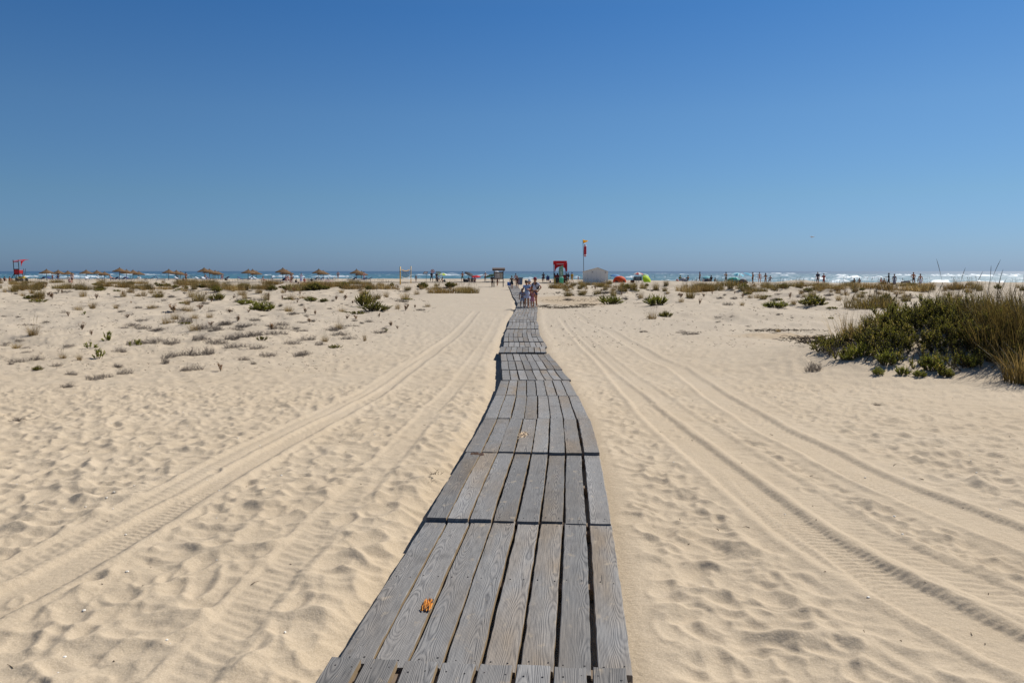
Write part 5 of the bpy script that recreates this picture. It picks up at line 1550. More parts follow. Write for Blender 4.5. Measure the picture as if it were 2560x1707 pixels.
st(1815, 130, 1.80, 'tanned man in black trunks standing left of the teal shelter', 190, 'stand', arms='face', skin='tan', bottom=('shorts', '#24262e'), hair='black')
st(1882, 128, 1.80, 'man in black shorts standing right of the teal shelter', 230, 'stand', arms='down', skin='tan', bottom=('shorts', '#1f2430'), hair='black')
st(1899, 131, 1.80, 'slim bare bodied person standing second of three right of the teal shelter', 170, 'stand', arms='down', skin='pink', bottom=('briefs', '#7a3a3a'), hair='brown', spread=1.4)
st(1914, 121, 1.74, 'tanned woman standing in tall grass, third of three right of the teal shelter', 190, 'stand', arms='fwd', skin='tan', top=('bikini', '#33242a'), bottom=('briefs', '#33242a'), hair='brown', hairstyle='long')
st(1925.5, 131, 1.68, 'grey clothed sitter in the grass right of the woman among tall stalks', 180, 'chair', arms='knee', skin='tan', top=('tee', '#8d95a6'), bottom=('shorts', '#555d6c'), hair='black')
for px, d, c, lab in [(1961, 176, '#b05f55', 'pink red bather at the water edge, leftmost of four'), (1965.5, 178, '#33405a', 'dark bather at the water edge, second of four'), (1975.5, 180, '#3a4a66', 'blue grey bather at the water edge, third of four'), (1983, 174, '#3f5a4c', 'greenish bather at the water edge, rightmost of four')]:
    st(px, d, 1.72, lab, 180, 'stand', arms='out', skin='tan', top=('tee', c), bottom=('trunks', c), hair='black')
st(2044.5, 113, 1.76, 'heavy walker in a navy shirt and shorts left of the one in red', 175, 'stand', arms='down', skin='tan', top=('tee', '#232c44'), bottom=('shorts', '#4a505c'), hair='grey', build=1.25)
st(2059.5, 112, 1.70, 'walker in a red shirt right of the heavy one in navy', 185, 'stand', arms='fwd', skin='tan', top=('tee', '#8c2630'), bottom=('shorts', '#8a2f34'), hair='brown', build=1.1)
st(2135.5, 118, 1.70, 'person in black sitting alone on the right dune crest', 200, 'sit', arms='knee', skin='tan', top=('long', '#262a30'), bottom=('shorts', '#262a30'), hair='brown')
st(2148.5, 119, 1.60, 'grey clothed sitter right of the lone one in black', 170, 'sit', arms='knee', skin='tan', top=('tee', '#5e6a7a'), bottom=('shorts', '#5e6a7a'), hair='brown')
st(2203, 115, 1.68, 'pale backed sitter, left of two before the standing pair', 10, 'sit', arms='knee', skin='pink', bottom=('trunks', '#333a4a'), hair='black')
st(2210.5, 114, 1.66, 'tanned sitter, right of two before the standing pair', 350, 'sit', arms='knee', skin='tan', bottom=('trunks', '#51342c'), hair='black')
st(2222, 112, 1.78, 'person in black leaning forward, left of the standing pair near the windbreak', 230, 'walk', arms='fwd', skin='dark', top=('tee', '#2a2e38'), bottom=('trousers', '#262a33'), hair='black', stride=.05)
st(2236, 112, 1.76, 'grey clothed person, right of the standing pair near the windbreak', 170, 'stand', arms='down', skin='tan', top=('tee', '#666b78'), bottom=('longdress', '#7a7884'), hair='brown')
st(2284, 115, 1.78, 'bare backed man in black shorts standing right of the grey windbreak', 5, 'stand', arms='hip', skin='tan', bottom=('shorts', '#1f232c'), hair='black', build=1.15, spread=1.3)
st(2301, 108, 1.76, 'person in a long white wrap with a dark bag, rightmost standing figure', 170, 'stand', arms='down', skin='tan', top=('bikini', '#b98a86'), bottom=('longdress', '#cfd2e0'), hair='black', hairstyle='bun')
flush_people()
# ================================================================== BEACH FURNITURE
WHITE = pm('#d8d8d6', .5, .06, 10); BLUEC = pm('#1d2f66', .8, .15, 20); DKM = pm('#3a3d42', .5, .15, 20); WOODP = pm('#5d4a38', .85, .3, 12); GREYM = pm('#8b9096', .4, .1, 15, .3)
def thatch_mat():
    m = bpy.data.materials.new('thatch'); m.use_nodes = True
    nt = m.node_tree; b = nt.nodes['Principled BSDF']; b.inputs['Roughness'].default_value = .95
    tc = nt.nodes.new('ShaderNodeTexCoord'); mp = nt.nodes.new('ShaderNodeMapping'); mp.inputs['Scale'].default_value = (14, 14, 2.2)
    no = nt.nodes.new('ShaderNodeTexNoise'); no.inputs['Scale'].default_value = 1; no.inputs['Detail'].default_value = 4
    rp = nt.nodes.new('ShaderNodeValToRGB'); rp.color_ramp.elements[0].color = lin('#3f2f1c') + (1,); rp.color_ramp.elements[1].color = lin('#80603a') + (1,)
    rp.color_ramp.elements[0].position = .3; rp.color_ramp.elements[1].position = .72
    nt.links.new(tc.outputs['Object'], mp.inputs[0]); nt.links.new(mp.outputs[0], no.inputs['Vector']); nt.links.new(no.outputs['Fac'], rp.inputs['Fac']); nt.links.new(rp.outputs['Color'], b.inputs['Base Color'])
    return m
THATCH = thatch_mat()

def make_umbrella():
    root = thing('thatched_parasol', 'x', 'parasol')
    MB().tube([(0, 0, -.5), (0, 0, 1), (0, 0, 2.15)], .05, 10).build('pole', WOODP, root, True)
    r = random.Random(4); b = MB()
    n = 40
    for k in range(3):                                          # overlapping skirts of straw
        z1, z0 = 2.42 - .22 * k, 1.92 - .115 * k
        r0, r1 = .10 + .36 * k, .62 + .36 * k
        prof = [(max(.02, r0 - .1), z1), (r0 + (r1 - r0) * .55, z1 - (z1 - z0) * .45), (r1, z0), (r1 * .96, z0 - .07), (r0 + .05, z1 - .14)]
        b.lathe(prof, n, (0, 0, 0), 0, None, .03)
    for k in range(260):                                        # loose straw ends along the rim
        a = r.uniform(0, 2 * PI); q = r.uniform(1.22, 1.36)
        p = Vector((q * math.cos(a), q * math.sin(a), r.uniform(1.66, 1.74))); t = Vector((-math.sin(a), math.cos(a), 0)) * .022
        e = p + Vector((math.cos(a) * .05, math.sin(a) * .05, -r.uniform(.06, .17)))
        b.add([p - t, p + t, e], [(0, 1, 2)])
    b.tube([(0, 0, 2.38), (0, 0, 2.52), (0, 0, 2.58)], [.09, .05, .005], 8)
    b.build('thatch_canopy', THATCH, root, False)
    sp = MB()
    for k in range(8):
        a = 2 * PI * k / 8
        sp.tube([(0, 0, 2.28), (1.2 * math.cos(a), 1.2 * math.sin(a), 1.70)], .02, 6)
    sp.build('rib_frame', WOODP, root)
    return root
PARASOL = make_umbrella()
PAR = [  # photo column, distance, top row, label
    (117, 157, 671.7, 'thatched parasol at the left end of the row, nearest the lifeguard chair'),
    (146, 168, 673.7, 'second thatched parasol from the left end, with a figure in black beneath'),
    (170, 180, 675.8, 'third thatched parasol from the left, half hidden behind the second'),
    (215.6, 165, 673.3, 'thatched parasol starting the second group, alone on its left'),
    (243, 177, 674.4, 'thatched parasol in the middle of the second group of three'),
    (261, 186, 678.0, 'lowest thatched parasol of all, right end of the second group'),
    (298.6, 155, 667.6, 'tall thatched parasol starting the third group from the left'),
    (316, 165, 672.4, 'thatched parasol just behind the tall one of the third group'),
    (332.6, 175, 673.3, 'thatched parasol third in line in the third group'),
    (347, 184, 677.0, 'thatched parasol at the right end of the third group'),
    (421.8, 165, 671.7, 'thatched parasol on the left of the trio with bare sand around its pole'),
    (440.8, 176, 674.4, 'thatched parasol in the middle of the trio'),
    (451.7, 186, 677.4, 'thatched parasol at the right of the trio beside the tanned man'),
    (510.9, 160, 667.9, 'high thatched parasol leading the group of four in the row'),
    (523.8, 169, 671.0, 'thatched parasol second of the group of four'),
    (537.4, 178, 674.7, 'thatched parasol third of the group of four'),
    (545.6, 187, 676.9, 'thatched parasol last of the group of four'),
    (620, 158, 671.7, 'thatched parasol on the left of the close pair'),
    (631.7, 166, 672.0, 'thatched parasol on the right of the close pair'),
    (641, 177, 676.0, 'thatched parasol peeping out behind the close pair'),
    (707, 141, 668.2, 'largest thatched parasol, with sitters under its rim'),
    (717, 152, 673.5, 'thatched parasol overlapping the largest one from behind'),
    (797.5, 156, 671.0, 'second last thatched parasol, above the domed cushion bush'),
    (808, 168, 675.0, 'low thatched rim behind the second last parasol'),
    (892, 152, 671.7, 'last thatched parasol of the row, nearest the volleyball net'),
    (904, 162, 676.5, 'low thatched rim behind the last parasol of the row'),
]
for i, (px, d, ty, lab) in enumerate(PAR):
    P = spot(px, d); ztop = CZ + (HORIZON - ty) * d / F
    o = PARASOL if i == 0 else dup(PARASOL, (0, 0, 0))
    o.location = (P.x, P.y, ztop - 2.56); o.rotation_euler = (random.uniform(-.03, .03), random.uniform(-.03, .03), random.uniform(0, 6))
    tag(o, lab, 'parasol', 'thatched parasols along the beach')

def make_lounger(cush, up=.62):
    root = thing('sun_lounger', 'x', 'sun lounger')
    f = MB()
    for s in (-1, 1): f.box((s * .31, 0, .30), (.05, 1.95, .06), ch=.012)
    for y in (-.9, 0, .9): f.box((0, y, .30), (.6, .05, .05), ch=.01)
    f.build('frame', WHITE, root)
    for s in (-1, 1):
        for y in (-.75, .6):
            MB().tube([(s * .31, y, .30), (s * .33, y * 1.06, 0)], .032, 8).build('leg', WHITE, root)
    MB().box((0, -.32, .36), (.62, 1.25, .07), ch=.02).build('seat_cushion', cush, root)
    MB().box((0, .62, .36 + .36 * math.sin(up)), (.62, .80, .07), rotx(up), ch=.02).build('backrest', cush, root)
    return root
LOUNGE = [make_lounger(BLUEC, .55), make_lounger(pm('#25365c', .8, .2, 15), 1.05), make_lounger(pm('#c9cdd4', .7, .1, 12), .45)]
LPOS = [(104, 154, 0), (128, 155, 0), (150, 160, 0), (160, 158, 2), (188, 158, 2), (206, 160, 2), (222, 158, 2), (238, 161, 0), (252, 164, 2), (268, 160, 2), (287, 154, 0), (306, 153, 0), (322, 156, 0), (340, 158, 2), (357, 160, 2),
        (374, 158, 0), (401, 150, 1), (432, 160, 0), (449, 157, 2), (500, 156, 2), (514, 154, 2), (530, 158, 0), (548, 156, 2), (562, 160, 0), (607, 152, 0), (618, 151, 0), (634, 152, 2), (645, 156, 2), (672, 152, 2), (690, 139, 1), (703, 138, 0), (722, 138, 1), (783, 147, 0), (797, 146, 0), (812, 148, 2), (826, 150, 2), (880, 146, 0), (905, 147, 0), (918, 150, 0)]
used = set()
def by_parasol(px):
    j = min(range(len(PAR)), key=lambda k: abs(PAR[k][0] - px)); return PAR[j][3]
for i, (px, d, k) in enumerate(LPOS):
    src = LOUNGE[k]
    P = spot(px, d)
    o = src if k not in used else dup(src, (0, 0, 0))
    used.add(k)
    o.location = P; o.rotation_euler = (0, 0, random.choice([1, -1]) * R(90) + random.uniform(-.6, .6))
    if k == 1: lab, grp = {401: 'dark blue lounger with steep upright back standing alone in front of the trio', 690: 'dark blue upright lounger left under the largest thatched parasol', 722: 'dark blue upright lounger right under the largest thatched parasol'}[px], None
    elif px < 280: lab, grp = ('white sun lounger with navy cushion under the six leftmost parasols' if k == 0 else 'white sun lounger with pale cushion under the six leftmost parasols'), 'loungers under the six leftmost parasols'
    elif px < 400: lab, grp = ('white sun lounger with navy cushion under the third parasol group' if k == 0 else 'white sun lounger with pale cushion under the third parasol group'), 'loungers under the third parasol group'
    elif px < 600: lab, grp = ('white sun lounger with navy cushion under the trio and group of four' if k == 0 else 'white sun lounger with pale cushion under the trio and group of four'), 'loungers under the middle parasols'
    elif px < 760: lab, grp = ('white sun lounger with navy cushion near the close pair and largest parasol' if k == 0 else 'white sun lounger with pale cushion near the close pair and largest parasol'), 'loungers near the largest parasol'
    else: lab, grp = ('white sun lounger with navy cushion under the last two parasols' if k == 0 else 'white sun lounger with pale cushion under the last two parasols'), 'loungers under the last parasols'
    o['label'] = lab
    if grp: o['group'] = grp + (' with navy cushions' if k == 0 else ' with pale cushions' if k == 2 else '')

# ---- lifeguard chair
RED = pm('#bd1a26', .6, .12, 6, 0, .15); RED2 = pm('#e0404e', .7, .1, 6, trans=.5); DKW = pm('#2c2a2c', .7, .25, 14)
P = spot(47, 147); root = thing('lifeguard_chair', 'tall red lifeguard chair with a slanted canopy on splayed dark legs', 'lifeguard chair', P, R(-18)); S = 147 / F
for x0, x1, y in ((-1.0, -.55, -.55), (1.0, .55, -.55)):
    MB().tube([(x0, y - .35, 0), (x1, y + .1, 1.45)], .06, 8).build('leg', DKW, root)
MB().tube([(-.95, .9, 0), (-.45, .3, 1.45)], .06, 8).build('leg', DKW, root); MB().tube([(.95, .9, 0), (.45, .3, 1.45)], .06, 8).build('leg', DKW, root)
MB().tube([(-.45, -.5, 1.4), (0, -.62, .15), (.2, -.5, 1.4)], .05, 8).build('brace', DKW, root)
seat = MB().box((0, -.05, 1.38), (1.2, .9, .08), ch=.02).build('seat', RED, root)
MB().box((0, -.42, 1.68), (1.28, .08, .95), ch=.03).build('backrest', RED, root)
for s in (-1, 1):
    MB().box((s * .62, -.05, 1.72), (.07, .85, .62), ch=.02).build('side_panel', RED, root)
    MB().tube([(s * .62 - .0, -.42, 1.4), (s * .62 - .28, -.42, 3.95)], .06, 8).build('post', DKW, root)
MB().box((-.12, -.42, 2.22), (1.36, .10, .12), ch=.02).build('rail', DKW, root)
MB().box((-.30, -.42, 3.55), (1.30, .10, .14), ch=.02).build('rail', RED, root)
cp = MB(); L0 = [(-.95, -.45, 3.72), (.40, -.45, 3.72), (1.15, 1.1, 3.98), (-.25, 1.1, 3.98)]
cp.add(L0 + [(x, y, z + .035) for x, y, z in L0], [(3, 2, 1, 0), (4, 5, 6, 7), (0, 1, 5, 4), (1, 2, 6, 5), (2, 3, 7, 6), (3, 0, 4, 7)])
cp.build('canopy', RED2, root)
fl = MB(); fl.poly([(.42, 3.7), (1.55, 3.86), (.98, 3.55), (.72, 3.2), (.62, 2.7), (.55, 3.2)], .03); fl.build('canopy_flap', RED2, root)
ld = MB()
for s in (-.22, .22): ld.tube([(1.75, s - .3, 2.35), (1.35, s - .3, 0)], .035, 6)
for k in range(6): ld.tube([(1.40 + .066 * k, -.52, .3 + .36 * k), (1.40 + .066 * k, -.08, .3 + .36 * k)], .022, 6)
ld.build('ladder', DKW, root)
# yellow quad bike under it
P = spot(54, 144); root = thing('quad_bike', 'yellow beach quad bike parked under the red lifeguard chair', 'quad bike', P, R(70))
YEL = pm('#c9b12c', .45, .1, 8); RUB = pm('#25262a', .8, .15, 30)
b = MB(); b.box((0, 0, .62), (.42, 1.35, .26), ch=.09); b.box((0, -.62, .70), (1.0, .46, .10), ch=.04); b.box((0, .62, .70), (1.0, .50, .10), ch=.04); b.box((0, -.55, .84), (.34, .4, .22), ch=.08)
b.build('body', YEL, root)
MB().box((0, .22, .86), (.34, .72, .16), ch=.06).build('saddle', RUB, root)
for x in (-.46, .46):
    for y in (-.66, .66):
        w = MB(); w.tube([(x - .12, y, .29), (x + .12, y, .29)], .28, 16); wo = w.build('wheel', RUB, root)
        MB().tube([(x - .128, y, .29), (x + .128, y, .29)], .13, 12).build('rim', GREYM, wo)
MB().tube([(-.38, -.30, 1.08), (-.1, -.42, 1.12), (.1, -.42, 1.12), (.38, -.30, 1.08)], .022, 6).build('handlebar', DKM, root)
MB().box((0, .80, .80), (.7, .34, .05), ch=.01).build('luggage_rack', DKM, root)

# ---- volleyball net
VY = pm('#d9a91a', .5, .1, 6)
for px, d, ty, rad, lab in ((1000.5, 122, 666.5, .085, 'thick yellow volleyball post on the near side, left one'), (1027.3, 133, 665.3, .062, 'thinner yellow volleyball post on the far side, right one')):
    P = spot(px, d); H = CZ + (HORIZON - ty) * d / F - P.z
    root = thing('volleyball_post', lab, 'net post', P)
    MB().tube([(0, 0, -.2), (0, 0, H)], rad, 12).build('pole', VY, root, True)
    MB().tube([(0, 0, H * .72), (0, 0, H * .72 + .08)], rad * 1.35, 12).build('clamp', DKM, root, True)
A = spot(1004.5, 124); B = spot(1023.5, 131.5); A.z = B.z = 0
def netz(t): return 2.0 - .20 * math.sin(PI * t)
b1, b2 = MB(), MB(); n = 30
for k in range(n + 1):
    t = k / n; p = A.lerp(B, t); b1.tube([p + Vector((0, 0, netz(t) - .0)), p + Vector((0, 0, netz(t) - 1.15))], .007, 3, cap=False)
for j in range(12):
    b1.tube([A.lerp(B, k / 10) + Vector((0, 0, netz(k / 10) - 1.15 * j / 11)) for k in range(11)], .007, 3, cap=False)
root = thing('volleyball_net', 'sagging dark volleyball net with a yellow top tape between yellow posts', 'volleyball net', A)
Ai = Matrix.Translation(-A); b1.move(Ai)
b1.build('netting', pm('#2d3036', .8, .1), root)
for dz, col in ((0, '#c99a3a'), (-1.15, '#b7b0a4')):
    b = MB()
    for k in range(10):
        p, q = A.lerp(B, k / 10) - A, A.lerp(B, (k + 1) / 10) - A
        p.z += netz(k / 10) + dz; q.z += netz((k + 1) / 10) + dz
        b.add([p + Vector((0, -.02, -.05)), q + Vector((0, -.02, -.05)), q + Vector((0, -.02, .05)), p + Vector((0, -.02, .05)), p + Vector((0, .02, -.05)), q + Vector((0, .02, -.05)), q + Vector((0, .02, .05)), p + Vector((0, .02, .05))],
              [(0, 1, 2, 3), (7, 6, 5, 4), (3, 2, 6, 7), (0, 4, 5, 1)])
    b.build('tape', pm(col, .7, .1), root)
ct = MB()
for e, o in ((A, spot(1000.5, 122)), (B, spot(1027.3, 133))):
    for dz in (0, -1.1): ct.tube([e - A + Vector((0, 0, netz(0) + dz)), Vector((o.x, o.y, netz(0) + dz + .05)) - A], .012, 4)
ct.build('tie_cord', pm('#d5cfc2', .7, .1), root)

# ---- signs on poles (seen from the beach side: plates on posts)
SBR = pm('#a08f86', .5, .15, 12); SWH = pm('#d9d8d6', .5, .05); SRD = pm('#b5525c', .5, .08); SGN = pm('#8fa7a0', .5, .1, 10)
P = spot(1065.5, 140); root = thing('beach_sign', 'brown and white trapezoid sign on a thin dark pole, leftmost sign', 'sign', P); k = 140 / F
MB().tube([(0, 0, -.1), (0, 0, 26 * k)], .032, 8).build('pole', DKM, root, True)
o = MB(); o.poly([(-8.3 * k, 20.2 * k), (2.5 * k, 20.2 * k), (4.7 * k, 26 * k), (-5.2 * k, 26 * k)], .03); o.move(Matrix.Translation((.0, -.04, 0))); o.build('sign_plate', SBR, root)
o = MB(); o.poly([(-5.6 * k, 21.4 * k), (1.4 * k, 21.4 * k), (2.6 * k, 24.6 * k), (-4.0 * k, 24.6 * k)], .012); o.move(Matrix.Translation((0, -.062, 0))); o.build('sign_face', SWH, root)
P = spot(1081.5, 139); root = thing('round_sign', 'round red rimmed prohibition sign on a pale pole in front of a person', 'sign', P); k = 139 / F
MB().tube([(0, 0, -.1), (0, 0, 30 * k)], .032, 8).build('pole', GREYM, root, True)
for rr, dy, m, nm in ((4.7, -.05, SRD, 'sign_plate'), (3.6, -.075, SWH, 'sign_face')):
    o = MB(); o.tube([(0, dy + .012, 27.2 * k), (0, dy - .012, 27.2 * k)], rr * k, 24); o.build(nm, m, root)
o = MB(); o.box((0, -.10, 27.2 * k), (6.6 * k, .015, .9 * k), roty(R(45))); o.box((-.06, -.098, 27.0 * k), (.13, .012, .22)); o.build('slash_mark', SRD, root)
P = spot(1094.5, 141); root = thing('square_sign', 'pale green board sign on a pole right of the round sign', 'sign', P); k = 141 / F
MB().tube([(0, 0, -.1), (0, 0, 26 * k)], .032, 8).build('pole', DKM, root, True)
o = MB(); o.poly([(-4.2 * k, 20.5 * k), (7.5 * k, 20.5 * k), (6.5 * k, 26.2 * k), (-4.5 * k, 26.2 * k)], .03); o.move(Matrix.Translation((0, -.04, 0))); o.build('sign_plate', SGN, root)
o = MB(); o.poly([(-3.0 * k, 21.6 * k), (5.8 * k, 21.6 * k), (5.2 * k, 25.2 * k), (-3.2 * k, 25.2 * k)], .012); o.move(Matrix.Translation((0, -.062, 0))); o.build('sign_face', pm('#aebdb8', .5, .1, 14), root)

# ---- wooden notice board
d = 113; P = spot(1246.5, d); k = d / F
root = thing('notice_board', 'brown wooden notice board with a small roof and faded poster on two posts', 'notice board', P, R(3))
BW = pm('#43362f', .85, .25, 12)
for s in (-1, 1): MB().box((s * 11.4 * k, 0, 21 * k), (.11, .11, 44 * k), ch=.012).build('post', BW, root)
b = MB(); b.box((0, -.22, 45 * k), (31.5 * k, .62, .05), rotx(R(28))); b.box((0, .26, 45 * k), (31.5 * k, .55, .05), rotx(R(-30))); b.box((0, -.46, 42.6 * k), (31.5 * k, .05, .26)); b.build('roof', pm('#6b5a51', .85, .25, 10), root)
for z, h in ((36.5, .13), (20.5, .12), (11.5, .10)): MB().box((0, 0, z * k), (22 * k, .08, h), ch=.01).build('crossbar', BW, root)
MB().box((0, -.03, 28.5 * k), (20.5 * k, .05, 14.5 * k)).build('board', pm('#7a716b', .8, .1, 8), root)
ps = MB().box((-.02, -.065, 28.4 * k), (18.5 * k, .012, 12.2 * k)).build('poster', pm('#c3bbb0', .7, .12, 9), root); PB = ps
b = MB(); r = random.Random(2)
for q in range(5): b.box((-.42 + q * .02, -.076, (33 - q * 2) * k), (.30 + .12 * r.random(), .006, .035))
b.build('printed_lines', pm('#8d857e', .7, .1), PB)
b = MB(); b.box((.26, -.076, 30.6 * k), (.28, .006, .24)); b.box((.28, -.076, 25.8 * k), (.24, .006, .2)); b.build('picture', pm('#a59a7c', .7, .3, 12), PB)

# ---- bin and bag by the boardwalk
P = spot(1300.5, 122); root = thing('wheelie_bin', 'blue grey wheelie bin with a dark lid beside the boardwalk', 'bin', P, R(20))
b = MB(); b.lathe([(.34, 0), (.42, .95), (.43, 1.0)], 4, (0, 0, .06), 0, rotz(PI / 4) @ Matrix.Diagonal((1.15, 1, 1)).to_3x3()); b.build('body', pm('#4d6480', .6, .12, 8), root)
MB().box((0, 0, 1.10), (.78, .68, .08), ch=.03).build('lid', pm('#2b323c', .6, .1), root)
for s in (-1, 1): MB().tube([(s * .26 - .04, .30, .12), (s * .26 + .04, .30, .12)], .12, 12).build('wheel', RUB, root)
P = spot(1273.5, 119); root = thing('cool_box', 'bright blue cool box on the sand left of the boardwalk end', 'cool box', P, R(12))
MB().box((0, 0, .22), (.62, .42, .44), ch=.06).build('body', pm('#2466b8', .5, .1), root); MB().box((0, 0, .48), (.66, .46, .10), ch=.04).build('lid', pm('#3f86d2', .5, .08), root)

# ---- beach parasols and tents
def fabric_parasol(px, d, rad, h, tilt, az, cols, label, drop=.30, zoff=0):
    P = spot(px, d); P.z += zoff
    root = thing('beach_parasol', label, 'parasol', P)
    M = rotz(az) @ rotx(tilt)
    top = Vector((0, 0, h))
    MB().tube([(0, 0, -.15), top], .022, 8).build('pole', WHITE, root, True)
    n = 32; b = MB(); vs, fs = [], []
    for i in range(7):
        t = i / 6
        for kk in range(n):
            th = 2 * PI * kk / n
            sc = 1 - .06 * t * abs(math.sin(th * 4))
            vs.append(top + M @ Vector((rad * t * sc * math.cos(th), rad * t * sc * math.sin(th), -drop * t ** 1.8 * (1 + .1 * abs(math.sin(th * 4)) * t))))
    mi = []
    for i in range(6):
        for kk in range(n):
            b.add([vs[i * n + kk], vs[(i + 1) * n + kk], vs[(i + 1) * n + (kk + 1) % n], vs[i * n + (kk + 1) % n]], [(0, 1, 2, 3)], (kk // 4) % len(cols) if len(cols) < 4 else min(3, i * 4 // 6))
    b.build('canopy', [pm(c, .8, .06, 5, 0, .3) for c in cols], root, True)
    rb = MB()
    for q in range(8):
        a = 2 * PI * q / 8
        rb.tube([top + M @ Vector((0, 0, -.06)), top + M @ Vector((rad * .97 * math.cos(a), rad * .97 * math.sin(a), -drop - .02))], .008, 4)
    rb.build('rib_frame', GREYM, root)
fabric_parasol(1107, 141, .88, 1.55, R(6), 0, ['#b9d238', '#e3e8d8'], 'lime green and white parasol right of the pale green sign')
fabric_parasol(1175, 144, 1.0, 1.55, R(28), R(60), ['#23252e'], 'black parasol tilted over the sitters, behind the red one')
fabric_parasol(1190, 142, .92, 1.15, R(-8), R(20), ['#d3303c', '#c3283a'], 'red parasol low over the sitters, in front of the black one')
fabric_parasol(1226, 144, 1.15, 1.3, R(-16), R(60), ['#26463c', '#2f5648'], 'dark green parasol half hidden by the notice board')
fabric_parasol(1242, 150, .62, 1.9, R(4), 0, ['#e0e2e6'], 'white parasol top showing through the notice board frame')
fabric_parasol(1538, 150, .95, 1.25, R(10), 0, ['#4f86bd', '#6f9fcd'], 'blue parasol behind the orange dome tent')
fabric_parasol(1595.5, 135, .88, 1.75, R(5), 0, ['#dfe4da', '#c9504e'], 'red and white striped parasol left of the lime green one')
fabric_parasol(1619, 133, .86, .72, R(60), R(28), ['#b6dc1e', '#c6e63a'], 'lime green parasol tipped on its side on the sand')
fabric_parasol(1612, 136, .7, 1.5, R(12), 0, ['#a9c7ab', '#bcd6bc'], 'pale green parasol behind the tipped lime green one')
fabric_parasol(1846, 127, 1.0, 1.65, R(14), R(30), ['#63c2dd', '#bfe6ef'], 'turquoise and white parasol above the teal shelter')
fabric_parasol(1875, 129, .95, 1.55, R(24), R(70), ['#5ab4d2', '#4aa2c4'], 'sky blue parasol behind the man in black shorts')
fabric_parasol(1768, 132, .8, 1.05, R(18), 0, ['#7fc4cf', '#8fd0d8'], 'small aqua parasol between the white clothed sitter and the slate blue tent')

def dome_tent(px, d, w, h, col, label, open_col='#4a3a36', rz=0, door=True, col2=None):
    P = spot(px, d); root = thing('dome_tent', label, 'tent', P, rz)
    n, m = 28, 10; b = MB(); vs, fs = [], []
    for i in range(m + 1):
        ph = PI / 2 * i / m
        for k in range(n):
            th = 2 * PI * k / n
            q = math.cos(ph) ** .8; seam = 1 - .03 * abs(math.sin(2 * th)) * math.cos(ph)
            vs.append((w / 2 * q * math.cos(th) * seam, w / 2 * .85 * q * math.sin(th) * seam, h * math.sin(ph)))
    for i in range(m):
        for k in range(n): b.add([vs[i * n + k], vs[i * n + (k + 1) % n], vs[(i + 1) * n + (k + 1) % n], vs[(i + 1) * n + k]], [(0, 1, 2, 3)], 1 if (col2 and (k // 4) % 2) else 0)
    b.build('canopy', [pm(col, .7, .12, 4, 0, .3), pm(col2 or col, .7, .1, 4, 0, .3)], root, True)
    pl = MB()
    for a in (R(45), R(135)):
        pl.tube([(w / 2 * 1.01 * math.cos(t) * math.cos(a), w / 2 * .86 * math.cos(t) * math.sin(a), h * 1.012 * math.sin(t)) for t in [PI * j / 14 for j in range(15)]], .016, 6)
    pl.build('tent_pole', DKM, root, True)
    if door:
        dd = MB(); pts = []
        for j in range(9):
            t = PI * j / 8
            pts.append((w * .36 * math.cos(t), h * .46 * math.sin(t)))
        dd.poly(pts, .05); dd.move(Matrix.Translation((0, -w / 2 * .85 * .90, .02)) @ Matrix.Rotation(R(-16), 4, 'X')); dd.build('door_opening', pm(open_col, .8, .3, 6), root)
dome_tent(1549, 138, 2.35, 1.08, '#e8591a', 'orange dome tent with a low dark opening right of the white hut', '#5a2a1c')
dome_tent(1708, 126, 1.5, .82, '#a9adb5', 'grey dome tent among tall grass right of the lime parasols', '#6b6e75', R(20))
dome_tent(1834, 128, 2.5, .95, '#3fb39a', 'teal beach shelter with striped top behind the grass', '#6a5d57', 0, True, '#7fd0c8')
dome_tent(1770, 130, 1.4, .72, '#4a6076', 'slate blue tent under the person bending in black', '#2a3038', R(-20), False)
dome_tent(1858, 126, 1.5, .78, '#6f7076', 'dark grey tent right of the teal shelter', '#5a1f26', R(10))

def beach_chair(px, d, col, label, rz):
    P = spot(px, d); root = thing('beach_chair', label, 'beach chair', P, rz)
    m = pm(col, .8, .12, 16)
    MB().box((0, -.02, .40), (.52, .46, .05), ch=.01).build('seat', m, root)
    MB().box((0, .28, .74), (.52, .05, .68), rotx(R(-14)), ch=.015).build('backrest', m, root)
    f = MB()
    for s in (-1, 1):
        f.tube([(s * .28, -.24, 0), (s * .28, .18, .42), (s * .28, .38, 1.08)], .016, 6); f.tube([(s * .28, .30, 0), (s * .28, -.22, .42)], .016, 6); f.tube([(s * .29, -.22, .60), (s * .29, .30, .62)], .02, 6); f.tube([(s * .28, -.22, .42), (s * .29, -.22, .60)], .014, 6)
    f.build('frame', GREYM, root)
beach_chair(1369.5, 137.5, '#1d3c78', 'blue beach chair seen from behind left of the red kiosk', R(180))
beach_chair(1588, 134, '#55626c', 'grey folding chair with low back, left of the three grey ones', R(170))
beach_chair(1594, 133, '#5d6a72', 'grey folding chair in the middle of the three grey ones', R(185))
beach_chair(1600, 134, '#4b565f', 'darkest grey folding chair, right of the three grey ones', R(175))

